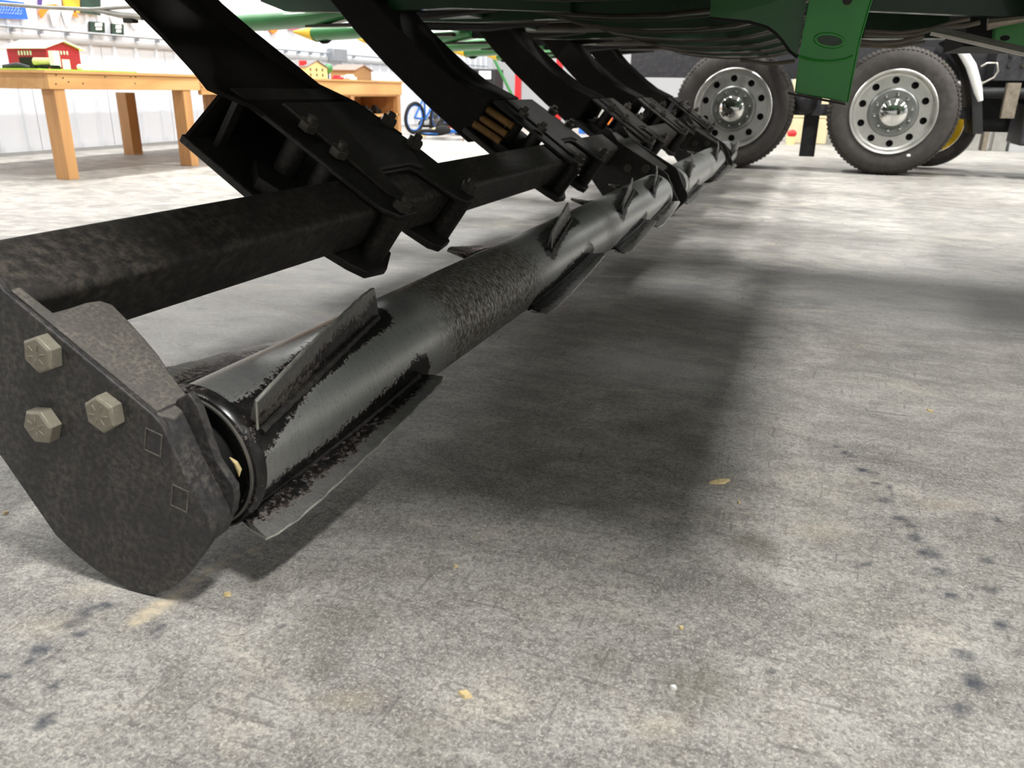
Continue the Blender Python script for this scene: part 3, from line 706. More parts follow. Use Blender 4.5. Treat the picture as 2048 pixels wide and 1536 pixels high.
# right-hand machine parts seen at the top right, plus an added floor-shading body
rb = thing('machine_with_shade_body', (1.6, 2.9, 1.0), 'dark green machine at the top right corner with an added body shading the floor', 'machine')
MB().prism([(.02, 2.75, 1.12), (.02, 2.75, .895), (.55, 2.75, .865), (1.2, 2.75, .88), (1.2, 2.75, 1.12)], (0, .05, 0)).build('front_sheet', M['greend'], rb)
MB().box(.1, 4.6, 2.1, 3.98, 1.12, 2.4).build('body', M['greend'], rb, bevel=.02)  # unseen bulk added to cast the shade bands on the floor
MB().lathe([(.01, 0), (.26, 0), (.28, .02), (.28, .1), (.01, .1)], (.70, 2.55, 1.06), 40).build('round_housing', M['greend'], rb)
MB().box(.05, 4.6, 3.84, 3.96, .88, 1.12).build('rear_shade_sheet', M['greend'], rb)  # dark lower edge, stretched out of view to block low light
MB().box(.36, .95, 2.84, 3.3, .80, 1.12).build('dark_box', M['dark'], rb)
gb = [atY(x, y, 2.70) for x, y in [(1992, 50), (2090, 30), (2090, 105), (2040, 100), (1990, 88)]]
MB().prism(gb, (0, .05, 0)).build('slotted_bracket', M['green'], rb, bevel=.002)
cc = atY(2010, 76, 2.698); MB().prism([(cc[0] + .012 * math.cos(k * PI / 8), cc[1], cc[2] + .007 * math.sin(k * PI / 8)) for k in range(16)], (0, .001, 0)).build('slot_shade', M['dark'], rb)  # flat disc: darkness of the slot opening painted on
MB().tube([atY(1975, 48, 2.6), atY(2000, 44, 2.6), atY(2060, 36, 2.6)], [.016, .012, .008], 8).build('clevis', M['steelw'], rb)
mw = thing('added_shade_wheel', (2.0, 3.5, 0), 'added unseen black tyre with green rim, shading the floor from beyond the right edge', 'wheel')  # added out of view to keep light from the right off the floor
def lathex(prof, c, n=56): return [[(c[0] + x, c[1] + r * math.cos(2 * PI * k / n), c[2] + r * math.sin(2 * PI * k / n)) for k in range(n)] for r, x in prof]
MB().loft(lathex([(.48, -.25), (.70, -.30), (.88, -.29), (.95, -.20), (.96, 0), (.95, .20), (.88, .29), (.70, .30), (.48, .25)], (1.95, 3.5, .96)), caps=False).build('tyre', M['rubber'], mw)
MB().loft(lathex([(.02, -.12), (.30, -.12), (.44, -.22), (.49, -.25)], (1.95, 3.5, .96)), caps=False).build('rim', M['green'], mw)
for k in range(26):
    a = 2 * PI * k / 26
    MB().prism([(1.95 + x, 3.5 + r * math.cos(a + t), .96 + r * math.sin(a + t)) for x, r, t in ((-.28, .93, -.03), (0, .955, .06), (0, .955, .12), (-.28, .93, .03))], (0, .045 * math.cos(a), .045 * math.sin(a))).build('tread_lug', M['tread'], mw)
rod = thing('silver_bar', tuple(atY(1960, 85, 2.45)), 'flat silver bar slanting down at the top right', 'bar')
MB().tube([atY(1862, 64, 2.45), atY(1900, 72, 2.45), atY(2048, 106, 2.45), atY(2160, 134, 2.45)], .0085, 6, smooth=False).build('bar', M['steel'], rod)
MB().tube([atY(1878, 57, 2.46), atY(2048, 97, 2.46), atY(2160, 124, 2.46)], .005, 6).build('edge', M['steel'], rod)
hs = thing('hose_loops', tuple(atY(1800, 70, 2.5)), 'grey brown hoses sagging beside the green leg', 'hose')
for pts, r in [([(1730, 62), (1800, 66), (1860, 58), (1905, 45), (1940, 38)], .005), ([(1728, 70), (1780, 72), (1830, 70), (1875, 55), (1930, 52), (1960, 45)], .006),
               ([(1722, 84), (1760, 88), (1800, 85), (1848, 72)], .007), ([(1480, 120), (1540, 128), (1590, 122)], .005), ([(1720, 92), (1790, 94), (1850, 84)], .004)]:
    MB().tube([atY(x, y, 2.5) for x, y in pts], r, 8).build('hose', M['hose'], hs)

# ------------------------------------------------------------------ truck behind
TY = 7.97
tk = thing('truck', (1.0, 8.5, 0), 'dark framed truck with polished wheels parked beyond the header', 'truck')
def truck_wheel(cx):
    c = (cx, TY, .53)
    ty = MB().lathe([(.335, .03), (.345, .010), (.37, 0), (.42, -.012), (.47, -.005), (.502, .02), (.517, .045), (.526, .07), (.53, .10), (.53, .20), (.517, .245), (.47, .29), (.36, .28)], c, 72)
    t = ty.build('tyre', M['rubber'], tk)
    g = MB()
    for k in range(84):
        a = 2 * PI * k / 84; ca, sa = math.cos(a), math.sin(a); ta, tb = -sa, ca
        pts = []
        for dt in (-.011, .011):
            for r, y in ((.505, .012), (.532, .062), (.537, .12), (.50, .05)):
                pts.append((cx + r * ca + dt * ta, TY + y, .53 + r * sa + dt * tb))
        g.add(pts, [(0, 1, 2, 3), (7, 6, 5, 4), (0, 4, 5, 1), (1, 5, 6, 2), (2, 6, 7, 3), (3, 7, 4, 0)])
    g.build('tread_blocks', M['tread'], t, kind='stuff')
    o = MB().lathe([(.33, .06), (.347, .005), (.35, -.008), (.343, -.014), (.330, -.010), (.318, .012), (.312, .030), (.298, .034)], c, 72); rim = o.build('wheel_rim', M['alu'], tk, label='polished aluminium wheel rim')
    # disc with ten hand holes
    d = MB(); r0, r1_, yy = .205, .302, .034
    for s in range(10):
        a0 = 2 * PI * s / 10 + .06; da = 2 * PI / 10; sq_, ci = [], []
        nn = 6
        edge = [(a0 + da * i / nn, r0) for i in range(nn)] + [(a0 + da, r0 + (r1_ - r0) * i / nn) for i in range(nn)] + [(a0 + da - da * i / nn, r1_) for i in range(nn)] + [(a0, r1_ - (r1_ - r0) * i / nn) for i in range(nn)]
        am, rm = a0 + da / 2, .260; hc = (rm * math.cos(am), rm * math.sin(am))
        for a, r in edge:
            x, z = r * math.cos(a), r * math.sin(a); dx, dz = x - hc[0], z - hc[1]; L = math.hypot(dx, dz)
            sq_.append((cx + x, TY + yy, .53 + z)); ci.append((hc[0] + dx / L * .030, hc[1] + dz / L * .030))
        c1 = [(cx + x, TY + yy, .53 + z) for x, z in ci]; c2_ = [(cx + x, TY + yy + .03, .53 + z) for x, z in ci]
        d.loft([sq_, c1, c2_], smooth=False, caps=False)
    d.build('disc', M['alu'], rim)
    MB().lathe([(.01, .09), (.33, .09)], c, 40).build('dark_back', M['dark'], rim)
    MB().lathe([(.205, .034), (.198, .016), (.190, .006), (.178, .002), (.150, .010), (.118, .012), (.114, .02)], c, 60).build('hub_ring', M['aludark'], rim)
    MB().lathe([(.118, .012), (.118, -.02), (.116, -.05), (.110, -.068), (.10, -.078), (.075, -.088), (.045, -.094), (.012, -.096), (.001, -.096)], c, 48).build('hub_cap', M['chrome'], rim)
    l0 = None
    for k in range(10):
        a = 2 * PI * k / 10 + .2; x, z = cx + .148 * math.cos(a), .53 + .148 * math.sin(a)
        if l0 is None: l0 = MB().lathe([(.001, -.028), (.010, -.026), (.016, -.012), (.018, .008)], (x, TY, z), 12).build('lug_nut', M['chrome'], rim); lx, lz = x, z
        else:
            q_ = l0.copy(); COL.objects.link(q_); q_.parent = rim; q_.location = (x - lx, 0, z - lz)
    m2 = MB().lathe([(.36, 0), (.47, -.01), (.52, .03), (.53, .07), (.53, .20), (.50, .26), (.36, .27)], (cx, TY + .33, .53), 48); m2.build('inner_tyre', M['rubber'], tk)
truck_wheel(.57); truck_wheel(-.78)
m = atY(1817, 311, TY - .012); MB().sphere(m, .012, 8, 6, (1.4, .3, 1)).build('valve_sticker', M['white'], tk)
MB().box(-1.9, 4.4, 8.65, 8.75, .80, 1.08).build('frame_rail', M['frame'], tk)
MB().box(1.36, 5.0, 8.92, 8.97, .36, 1.6).build('dark_panel', M['flap'], tk)
MB().box(-2.4, 5.0, 8.7, 8.8, 1.08, 1.7).build('deck_side', M['flap'], tk)
MB().box(-1.6, 1.3, 8.3, 8.5, .48, .58).build('axle_beam', M['frame'], tk)
MB().box(1.32, 4.6, 8.25, 8.9, .80, 1.30).build('side_panel', M['frame'], tk)
MB().box(1.60, 4.6, 8.15, 8.7, .28, .62).build('lower_box', M['frame'], tk, bevel=.02)
MB().cyl((1.25, 8.25, .70), (1.95, 8.25, .70), .045, 14).build('pipe', M['flap'], tk)
MB().cyl((1.62, 8.2, .70), (1.78, 8.2, .70), .062, 14).build('pipe_coupler', M['black'], tk)
MB().box(1.42, 1.52, 8.12, 8.2, .50, .78).build('hanger_strap', M['steelw'], tk)
MB().prism([(1.88, 8.1, .52), (1.98, 8.1, .52), (2.10, 8.1, .90), (2.0, 8.1, .90)], (0, .03, 0)).build('grey_strut', M['alu'], tk)
for i, (x, z) in enumerate([(1.42, 1.0), (1.52, 1.0), (1.42, .92), (1.52, .92), (1.30, 1.06), (1.40, 1.1)]):
    MB().cyl((x, 8.22, z), (x, 8.25, z), .018, 8).build('frame_bolt', M['black'], tk)
MB().tube([atY(x, y, 8.2) for x, y in [(1962, 133), (1975, 126), (1994, 126), (1996, 142), (1988, 155), (1962, 168)]], .008, 6).build('brake_line', M['steel'], tk)
# fender: curved silver strip, its bright reflection painted white, and black flap
fp = [(1914, 100), (1928, 103), (1942, 125), (1954, 160), (1960, 200), (1964, 204)]
fi = [(1962, 204), (1950, 180), (1945, 150), (1935, 125), (1920, 102)]
MB().tube([atY(x, y, 8.05) for x, y in [(1917, 96), (1930, 112), (1942, 132), (1950, 158), (1956, 182), (1961, 202)]], [.028, .036, .04, .038, .034, .02], 10).build('fender_edge', M['white'], tk, label='silver fender edge with its bright reflection painted white')
MB().prism([atY(x, y, 8.12) for x, y in [(1890, 80), (1912, 98), (1928, 122), (1938, 158), (1944, 200), (1946, 268), (1966, 268), (1964, 200), (1950, 150), (1935, 110), (1915, 86)]], (0, .5, 0)).build('mud_flap', M['flap'], tk)
MB().box(-.16, -.02, 8.5, 8.62, .10, .78).build('drop_strut', M['frame'], tk)
MB().sphere((-.16, 8.25, .60), .11, 14, 10).build('axle_housing', M['frame'], tk)
# yellow-rimmed wheel behind
yw = thing('implement_wheel', (1.28, 9.0, 0), 'black tyre with yellow rim showing behind the right truck wheel', 'wheel')
yc_ = tuple(atY(1866, 248, 8.98))
MB().lathe([(.27, 0), (.33, -.02), (.38, .0), (.40, .05), (.40, .18), (.36, .22)], yc_, 48).build('tyre', M['rubber'], yw)
MB().lathe([(.01, .02), (.20, .02), (.265, -.01)], yc_, 40).build('rim', M['yellow'], yw, label='yellow wheel rim')
# blocks and clutter beyond the truck
bk0 = None
for i, z in enumerate((0, .345, .69)):
    lb = ['bottom cream block of the stack seen between the truck wheels', 'middle cream block of the stack seen between the truck wheels', 'top cream block of the stack seen between the truck wheels'][i]
    o = MB().box(-.45, .10, 12.7, 13.1, z, z + .34).build('block', M['cream'], bevel=.012, org=(-.2, 12.9, z)); tag(o, lb, 'block', 'cream blocks between the truck wheels')
o = MB().box(.10, .55, 12.75, 13.1, 0, .95).build('grey_cabinet', M['alu'], org=(.3, 12.9, 0)); tag(o, 'pale grey cabinet beside the cream blocks', 'cabinet')
cn = thing('red_cap_jug', (-.62, 12.3, 0), 'small pale jug with a red cap on the floor by the blocks', 'jug')
MB().cyl((-.36, 12.3, 0), (-.36, 12.3, .11), .055, 12).build('body', M['creamtoy'], cn); MB().sphere((-.36, 12.3, .15), .065, 12, 8, (1, 1, .8)).build('cap', M['red'], cn)
for i, (x0, x1, mt, lb) in enumerate([(1.70, 2.0, 'alu', 'wide grey sheet metal base left of the dark gap'), (2.04, 2.10, 'steelw', 'narrow grey post on the floor behind the truck'), (2.16, 2.32, 'alu', 'second grey base right of the dark gap'), (2.36, 3.4, 'walls', 'long pale base at the right edge behind the truck')]):
    o = MB().box(x0, x1, 12.5, 12.8, 0, .30).build('metal_base', M[mt], org=((x0 + x1) / 2, 12.6, 0)); tag(o, lb, 'base')

# ------------------------------------------------------------------ toy tables
ZT = .735
tb = thing('wooden_table', (-5.6, 5.1, 0), 'pine display table with square legs against the white wall', 'table')
MB().box(-6.4, -4.98, 4.36, 5.90, ZT - .018, ZT).build('top_board', M['wood'], tb)
MB().box(-5.04, -5.0, 4.395, 5.90, .612, ZT - .018).build('long_apron', M['wood'], tb, bevel=.003)
MB().box(-6.4, -5.04, 4.395, 4.435, .612, ZT - .018).build('end_apron', M['wood'], tb, bevel=.003)
for (x, y, s) in ((-5.13, 4.44, .09), (-5.13, 5.70, .09), (-6.33, 4.44, .09)):
    MB().box(x, x + s + .03, y, y + s, 0, .612).build('leg', M['woodv'], tb, bevel=.003)
nl = MB()
for (px, py) in [(112, 150), (112, 168), (126, 156), (137, 164), (166, 167), (210, 154), (261, 154), (270, 167), (271, 154), (404, 174)]:
    p = atX(px, py, -4.999); nl.cyl((-5.001, p[1], p[2]), (-4.996, p[1], p[2]), .005, 6)
nl.build('screw_heads', M['brown'], tb, kind='stuff')
bn = thing('wooden_bench', (-5.6, 7.7, 0), 'long pine bench with cubby shelves beneath its top', 'bench')
MB().box(-6.4, -4.98, 5.91, 9.58, ZT - .018, ZT).build('top_board', M['wood'], bn)
MB().box(-5.04, -5.0, 5.91, 9.58, .575, ZT - .018).build('front_apron', M['wood'], bn, bevel=.006)
MB().box(-6.42, -6.30, 6.38, 6.50, 0, .575).build('leg', M['woodv'], bn)
for y in (6.6, 7.2, 8.38, 9.50):
    MB().box(-5.55, -5.02, y, y + .035, 0, .575).build('divider', M['woodv'], bn)
MB().box(-5.07, -5.01, 9.47, 9.55, 0, .575).build('corner_post', M['woodv'], bn)
MB().box(-5.07, -5.01, 8.36, 8.43, 0, .575).build('middle_post', M['woodv'], bn)
MB().box(-5.55, -5.01, 7.2, 9.5, .33, .355).build('shelf', M['wood'], bn)
MB().box(-5.58, -5.55, 6.6, 9.53, 0, .575).build('back_panel', M['wood'], bn)
MB().box(-5.55, -5.02, 6.6, 9.5, .56, .575).build('inner_top', M['wood'], bn)
# toy sheds ------------------------------------------------------------
def shed(name, x0, x1, y0, y1, hz, rz, wall, roof, label, ov=.02, ridge='x'):
    t = thing(name, ((x0 + x1) / 2, (y0 + y1) / 2, ZT), label, 'toy building'); z0 = ZT; zh = z0 + hz; zr = z0 + rz; ym = (y0 + y1) / 2
    MB().prism([(x0, y0, z0), (x0, y1, z0), (x0, y1, zh), (x0, ym, zr), (x0, y0, zh)], (x1 - x0, 0, 0)).build('walls', wall, t)
    for s in (0, 1):
        ya = y0 - ov if s == 0 else y1 + ov; sl = (zr - zh) / (ym - y0); za = zh - ov * sl
        MB().prism([(x0 - ov, ya, za + .002), (x0 - ov, ym, zr + .002), (x0 - ov, ym, zr + .012), (x0 - ov, ya, za + .012)], (x1 - x0 + 2 * ov, 0, 0)).build('roof_panel', roof, t)
    return t
o = MB().box(-5.98, -5.20, 4.50, 5.42, ZT + .001, ZT + .012).build('toy_lawn', M['lawn'], org=(-5.5, 4.9, ZT)); tag(o, 'bright green toy lawn under the red toy shed', 'toy lawn')
rs = shed('toy_shed', -5.98, -5.58, 4.93, 5.24, .155, .205, M['shedred'], M['white'], 'red toy shed with white roof on the near table', .03)
for z in (rs,):
    z.location.z = ZT + .012
for k in range(5):
    MB().prism([(-5.577, 5.0 + k * .028, ZT + .125), (-5.577, 5.0 + k * .028 + .012, ZT + .125), (-5.577, 5.0 + k * .028 + .012, ZT + .15), (-5.577, 5.0 + k * .028, ZT + .15)], (.004, 0, 0)).build('vent_window', M['white'], rs)
    MB().box(-5.86 + k * .03, -5.846 + k * .03, 4.925, 4.929, ZT + .115, ZT + .145).build('vent_window', M['white'], rs)
MB().box(-5.58, -5.575, 5.06, 5.13, ZT, ZT + .09).build('door', M['white'], rs)
MB().box(-5.86, -5.72, 4.924, 4.929, ZT, ZT + .10).build('dark_doorway', M['dark'], rs)
tt_ = thing('toy_tank_truck', (-5.45, 4.78, ZT + .012), 'white toy tank truck in front of the red toy shed', 'toy')
MB().cyl((-5.56, 4.80, ZT + .065), (-5.42, 4.83, ZT + .065), .028, 14).build('tank', M['creamtoy'], tt_)
MB().box(-5.58, -5.36, 4.79, 4.84, ZT + .025, ZT + .04).build('chassis', M['dark'], tt_); MB().box(-5.40, -5.36, 4.79, 4.85, ZT + .03, ZT + .14).build('cab', M['white'], tt_)
for x in (-5.56, -5.50, -5.38): MB().cyl((x, 4.78, ZT + .026), (x, 4.85, ZT + .026), .014, 10).build('wheel', M['dark'], tt_)
ws = shed('toy_shed', -6.1, -5.72, 4.40, 4.62, .10, .16, M['creamtoy'], M['greyroof'], 'cream toy building at the left edge of the picture', .015)
o = MB().tube([(-5.6, 4.56, ZT + .02), (-5.52, 4.62, ZT + .035), (-5.46, 4.66, ZT + .02)], [.015, .02, .012], 8).build('toy_tractor', M['frame'], org=(-5.53, 4.6, ZT)); tag(o, 'small grey toy vehicle left of the red shed', 'toy')
o = MB().sphere((-5.45, 5.10, ZT + .035), .022, 10, 8).build('toy_mixer', M['white'], org=(-5.45, 5.1, ZT)); tag(o, 'small round white toy in front of the red gable', 'toy')
shed('toy_shed', -5.74, -5.40, 9.13, 9.53, .115, .170, M['tan'], M['roofbrown'], 'tan toy shed with brown roof on the far bench', .02)
hs_ = shed('toy_house', -5.72, -5.40, 8.10, 8.52, .12, .19, M['creamtoy'], M['greyroof'], 'cream toy house with grey roof left of the tan shed', .015)
for y in (8.17, 8.29, 8.41):
    for z in (.03, .085): MB().box(-5.40, -5.396, y, y + .022, ZT + z, ZT + z + .03).build('window', M['signg'], hs_)
MB().box(-5.50, -5.44, 8.12, 8.18, ZT + .11, ZT + .19).build('chimney', M['red'], hs_)
tr = thing('toy_tree', (-5.5, 8.70, ZT), 'bright green toy tree between toy house and tan shed', 'toy')
MB().cyl((-5.5, 8.70, ZT), (-5.5, 8.70, ZT + .08), .008, 8).build('trunk', M['brown'], tr); MB().sphere((-5.5, 8.70, ZT + .12), .055, 12, 8).build('crown', M['greens'], tr)
for i, (y, mt, lb, s) in enumerate([(8.28, 'shedred', 'dark red toy car on the far bench', 1.), (8.55, 'white', 'white toy car in front of the tan shed', 1.3), (8.42, 'alu', 'grey toy silo by the tan shed', 1.)]):
    m = MB(); m.box(-5.2, -5.1, y, y + .09 * s, ZT, ZT + .025 * s); m.box(-5.19, -5.12, y + .02, y + .07 * s, ZT + .025 * s, ZT + .045 * s)
    o = m.build('toy_car', M[mt], bevel=.006, org=(-5.15, y, ZT)); tag(o, lb, 'toy')
def toy_tractor(x, y, z, mt, lb):
    t = thing('toy_tractor', (x, y, z), lb, 'toy', 'toys on the bench shelf')
    MB().box(x - .03, x + .03, y - .05, y + .06, z + .03, z + .065).build('body', M[mt], t, bevel=.004); MB().box(x - .025, x + .025, y - .05, y, z + .065, z + .10).build('cab', M['dark'], t)
    for yy, r in ((y - .03, .035), (y + .05, .022)): MB().cyl((x - .045, yy, z + r), (x + .045, yy, z + r), r, 14).build('wheel', M['yellow'] if mt == 'greens' else M['dark'], t)
toy_tractor(-5.12, 8.72, .355, 'greens', 'green toy tractor with yellow wheels on the bench shelf')
toy_tractor(-5.16, 8.95, .355, 'frame', 'grey toy machine in the middle of the bench shelf')
toy_tractor(-5.20, 9.25, .355, 'greend', 'dark green toy at the right end of the bench shelf')
o = MB().box(-5.5, -5.1, 8.75, 9.3, .0, .28).build('storage_box', M['white'], bevel=.01, org=(-5.3, 9, 0)); tag(o, 'white box under the bench shelf', 'box')

# wall decorations
XW = XL + .035
def quad(name, pts, mat, label, cat, th=.01, group=None):
    P_ = [atX(x, y, XW) for x, y in pts]; c = P_[0]
    o = MB().prism(P_, (th, 0, 0)).build(name, mat, org=tuple(c)); tag(o, label, cat, group); return o
bnr = quad('wall_banner', [(-60, -8), (47, 5), (55, 39), (-60, 34)], M['banner'], 'bright blue banner with pale lettering at the top left', 'banner')
lt = MB()
for row in range(3):
    x = -30
    while x < 42:
        wd = random.uniform(3, 6); y = 11 + row * 6 + x * .06
        a, b = atX(x, y + 4, XW + .012), atX(x + wd * .6, y, XW + .012); c3 = atX(x + wd, y + 4, XW + .012)
        lt.tube([a, b, c3], .0028, 4); x += wd + 1
lt.build('lettering', plain('banner_letters', srgb(150, 180, 245), .5), bnr, org=root_loc(bnr))
quad('bunting', [(84, 10), (110, 8), (125, 18), (128, 22), (110, 12), (95, 20), (82, 37), (76, 25)], M['orange'], 'orange zigzag bunting on the wall, left piece', 'bunting', group='orange bunting')
quad('bunting', [(110, 9), (126, 18), (135, 22), (140, 30), (156, 36), (150, 22), (130, 16), (122, 34), (108, 18)][:6], M['orange'], 'orange bunting piece left of the dark sign', 'bunting', group='orange bunting')
quad('purple_pennant', [(74, -10), (84, -10), (82, 16), (75, 12)], M['purple'], 'purple cloth strip beside the orange bunting', 'pennant')
quad('yellow_sign', [(124, -20), (158, -20), (158, 26), (134, 22), (126, 12)], plain('sign_yellow', srgb(222, 172, 50), .5), 'mustard yellow sign at the top of the wall', 'sign')
quad('dark_sign', [(159, -20), (200, -20), (200, 31), (160, 25)], M['signg'], 'dark green sign right of the mustard sign', 'sign')
for (x0, y0, x1, y1, lb) in [(176, 43, 207, 63, 'small dark framed picture on the wall, left one'), (220, 47, 245, 68, 'small dark framed picture on the wall, right one')]:
    pf = quad('framed_picture', [(x0, y0), (x1, y0 + 2), (x1 + 1, y1 + 3), (x0 + 1, y1)], M['signg'], lb, 'picture', .015, 'small wall pictures')
    for k, (a, b, c_, d) in enumerate([(.45, .15, .9, .5), (.5, .6, .88, .85)]):
        P_ = [atX(x0 + (x1 - x0) * s, y0 + (y1 - y0) * t_, XW + .016) for s, t_ in ((a, b), (c_, b), (c_, d), (a, d))]
        MB().prism(P_, (.003, 0, 0)).build('white_print', M['white'], pf, org=root_loc(pf))
    P_ = [atX(x, y, XW + .016) for x, y in ((x0 + 1, y0 + 1), (x0 + 4, y0 + 1), (x0 + 4, y1), (x0 + 1, y1))]
    MB().prism(P_, (.004, 0, 0)).build('dark_edge', M['dark'], pf, org=root_loc(pf))
for i, (a, b, lb) in enumerate([(96, 120, 'first white pennant under the bunting'), (120, 146, 'second white pennant under the bunting'), (215, 250, 'white cloth drape at the top of the wall'), (250, 290, 'white cloth drape beside the first arm')]):
    tp = 18 if i < 2 else 26
    quad('pennant', [(a, tp), (b, tp + 2), ((a + b) / 2 + 2, tp + 34), ((a + b) / 2 - 3, tp + 33)], M['fabricw'], lb, 'pennant', .012, 'white pennants')
quad('balloon_cluster', [(530, 40), (560, 40), (556, 58), (545, 68), (534, 58)], M['orange'], 'orange pennant left of the yellow snout tip', 'pennant', .02)
quad('wall_flag', [(577, 45), (600, 45), (600, 60), (577, 60)], plain('flag', srgb(190, 90, 110), .6, 0, .5, 60), 'small striped flag behind the yellow snout tip', 'flag')

# ------------------------------------------------------------------ bicycles and clutter
def bicycle(p, R, colr, label, rz, lie):
    t = thing('bicycle', (p[0], p[1], 0), label, 'bicycle', 'childrens bicycles in a heap')
    x, y = p[0], p[1]; L = R * 2.6
    for s in (0, 1):
        cx = x + s * L
        w_ = MB(); w_.ring((cx, y, R), R - .022, .024, 'y', 32, 8); ty = w_.build('tyre', M['dark'], t)
        MB().ring((cx, y, R), R - .055, .010, 'y', 32, 6).build('rim', M[colr], ty)
        sp = MB()
        for k in range(14):
            a = k * PI / 7; sp.cyl((cx, y, R), (cx + (R - .055) * math.cos(a), y, R + (R - .055) * math.sin(a)), .002, 4)
        sp.build('spokes', M['steel'], ty, kind='stuff')
    A = (x, y, R); Bq = (x + L, y, R); S = (x + L * .35, y, R * 2.3); C_ = (x + L * .42, y, R * .9); Hh = (x + L * .85, y, R * 2.2)
    f = MB()
    for a, b in ((A, C_), (A, S), (S, C_), (S, Hh), (C_, Hh), (Hh, Bq)): f.cyl(a, b, .016, 8)
    f.build('frame', M[colr], t)
    MB().tube([(Hh[0] - .02, y - .25, R * 2.9), (Hh[0] + .03, y - .1, R * 2.75), (Hh[0] + .03, y + .1, R * 2.75), (Hh[0] - .02, y + .25, R * 2.9)], .012, 8).build('handlebar', M['chrome'], t)
    MB().sphere((S[0], y, S[2] + .03), .08, 12, 8, (1.4, .8, .35)).build('saddle', M['dark'], t)
    MB().ring(C_, .06, .008, 'y', 20, 6).build('chainring', M['chrome'], t)
    t.rotation_euler = (lie, 0, rz); return t
def lay(o, z): o.location.z = z
def on(px, py): p = floor_at(px, py); return (p[0], p[1])
bicycle(on(828, 268), .235, 'blue', 'blue bicycle standing upright against the bench end', 1.35, .08)
lay(bicycle(on(866, 276), .20, 'blue', 'blue bicycle lying on its side in front of the heap', .35, 1.40), .05)
lay(bicycle(on(850, 262), .21, 'frame', 'dark grey bicycle lying behind the first blue one', 1.0, 1.15), .07)
bicycle(on(872, 260), .22, 'frame', 'dark grey bicycle leaning in the middle of the heap', 2.2, .35)
bicycle(on(890, 262), .21, 'blue', 'blue bicycle leaning at the right of the heap', 1.0, .45)
lay(bicycle(on(905, 268), .19, 'shedred', 'dark red bicycle lying at the right end of the heap', .1, 1.3), .06)
bicycle(on(905, 254), .24, 'frame', 'dark grey bicycle at the very back of the heap', 1.9, .3)
for px, py, mt, lb in [(846, 274, 'creamtoy', 'cream training wheel on the floor before the heap'), (884, 275, 'creamtoy', 'pale yellow wheel disc lying flat among the bicycles')]:
    c = on(px, py); o = MB().lathe([(.001, 0), (.13, 0), (.15, .02), (.13, .04), (.001, .04)] if px > 860 else [(.001, 0), (.04, 0), (.05, .03), (.04, .06), (.001, .06)], (c[0], c[1], .09 if px > 860 else 0), 24, axis='z').build('wheel_disc', M[mt], org=(c[0], c[1], 0)); tag(o, lb, 'wheel')
tvp = atY(955, 160, 13.0)
tv = thing('black_crate', (tvp[0], 13, 0), 'black crate with a white panel behind the second arm', 'crate')
c0 = atY(925, 178, 13.0); c1_ = atY(990, 138, 13.0)
MB().box(c0[0], c1_[0], 13, 13.4, 0, c1_[2]).build('body', M['flap'], tv, bevel=.02)
q0 = atY(958, 158, 12.99); q1 = atY(982, 142, 12.99); MB().box(q0[0], q1[0], 12.985, 13.0, q0[2], q1[2]).build('white_panel', M['white'], tv)
rk = thing('red_rack', (-3.9, 15, 0), 'red steel rack with posts at the far end of the shop', 'rack')
for px in (1036, 1117):
    p = atY(px, 200, 15.0); MB().box(p[0] - .05, p[0] + .05, 14.95, 15.05, 0, 2.0).build('post', M['red'], rk)
pa, pb = atY(1150, 187, 14.9), atY(1232, 146, 14.9)
MB().box(pa[0], pb[0], 14.9, 15.3, pa[2], pb[2]).build('chest', M['red'], rk, label='red steel chest with a small white label')
MB().box(pa[0] + .02, pb[0] - .02, 14.95, 15.25, 0, pa[2]).build('chest_stand', M['alu'], rk)
la, lb2 = atY(1175, 163, 14.88), atY(1198, 154, 14.88); MB().box(la[0], lb2[0], 14.885, 14.9, la[2], lb2[2]).build('white_label', M['white'], rk)
gt = thing('green_pole', tuple(floor_at(1077, 296)), 'thin green pole leaning between the arms', 'pole')
_g = floor_at(1077, 296); MB().cyl((_g[0], _g[1], 0), atY(988, 118, _g[1]), .018, 8).build('pole', M['greens'], gt)
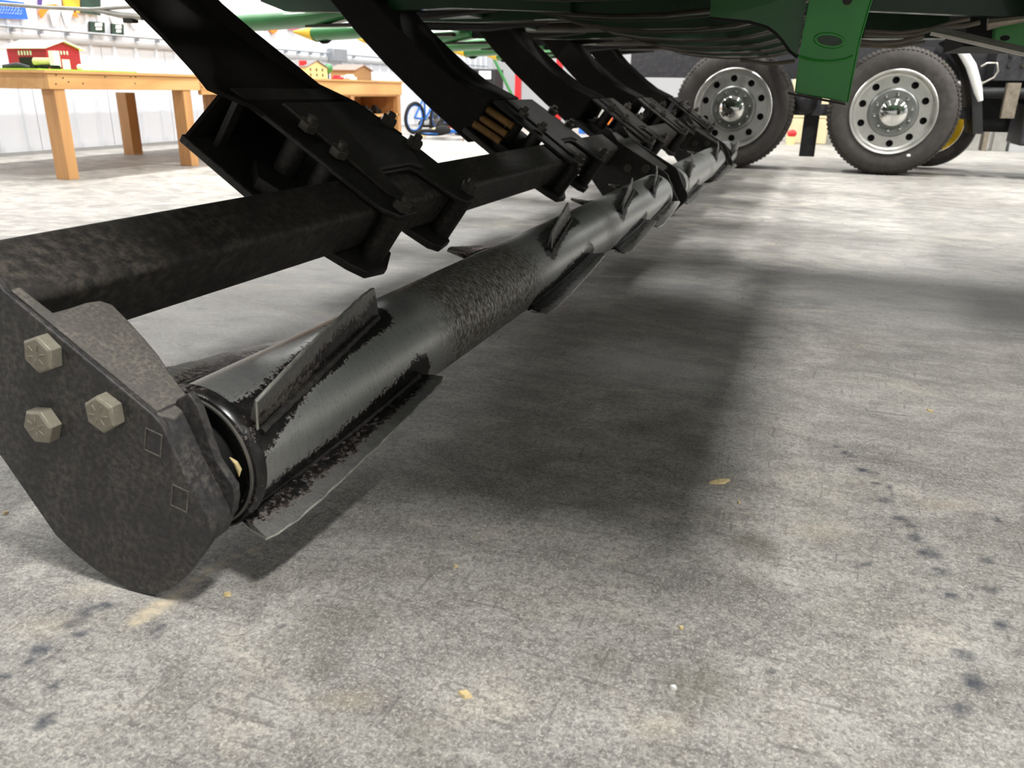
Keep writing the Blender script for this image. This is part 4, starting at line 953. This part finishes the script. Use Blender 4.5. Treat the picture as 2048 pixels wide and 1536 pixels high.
cl = [('red', 'red toy at the foot of the far wall', -3.35, 13.0), ('orange', 'orange toy on the clutter pile', -3.15, 13.3), ('white', 'white box in the far clutter', -3.3, 13.8), ('steel', 'grey metal part in the far clutter', -2.95, 12.6),
      ('blue', 'blue toy in the far clutter', -3.6, 13.4), ('shedred', 'dark red toy car near the third arm', -2.7, 11.8), ('frame', 'dark grey wheel shaped toy in the clutter', -3.05, 12.0), ('chrome', 'shiny metal bucket in the clutter', -2.85, 13.6)]
for i, (mt, lb, x, y) in enumerate(cl):
    m = MB(); h_ = .16 + .12 * (i % 3)
    if i % 2: m.lathe([(.001, 0), (.10, 0), (.12, h_), (.10, h_ + .01), (.001, h_ + .01)], (x, y, 0), 16, axis='z')
    else: m.box(x - .12, x + .12, y - .1, y + .1, 0, h_); m.box(x - .06, x + .1, y - .08, y + .08, h_, h_ * 1.5)
    o = m.build('clutter_toy', M[mt], bevel=.01, org=(x, y, 0)); tag(o, lb, 'toy')

# ------------------------------------------------------------------ husk debris on the floor
def flake(px, py, L, W_, label, mat='husk'):
    c = floor_at(px, py); m = MB(); n = 9; r_ = random.Random(int(px)); a = r_.uniform(0, 3)
    pts = [(c[0] + (L * math.cos(t) * math.cos(a) - W_ * math.sin(t) * math.sin(a)) * r_.uniform(.7, 1.1), c[1] + (L * math.cos(t) * math.sin(a) + W_ * math.sin(t) * math.cos(a)) * r_.uniform(.7, 1.1)) for t in np.linspace(0, 2 * PI, n, endpoint=False)]
    lo = [(x, y, .0003) for x, y in pts]; hi = [(c[0] + (x - c[0]) * .8, c[1] + (y - c[1]) * .8, .002 + r_.uniform(0, .003)) for x, y in pts]
    m.loft([lo, hi], smooth=False); o = m.build('husk_flake', M[mat], org=(c[0], c[1], 0)); tag(o, label, 'debris', 'crop debris on the floor')
flake(1440, 965, .022, .009, 'largest straw coloured husk flake, right of centre')
flake(930, 1390, .010, .006, 'curled tan husk flake near the bottom edge')
flake(455, 1190, .007, .006, 'tan crumb right of the end plate foot')
flake(1860, 823, .010, .004, 'small pale flake far to the right')
flake(1347, 1377, .005, .004, 'tiny white chip on the olive stain', 'white')
flake(12, 1027, .005, .003, 'tiny tan crumb left of the end plate')
flake(912, 1134, .004, .003, 'tiny pale chip below the roller')
flake(1362, 1257, .004, .003, 'tiny pale chip at lower centre')
flake(1478, 1006, .005, .002, 'thin pale sliver by the largest flake')
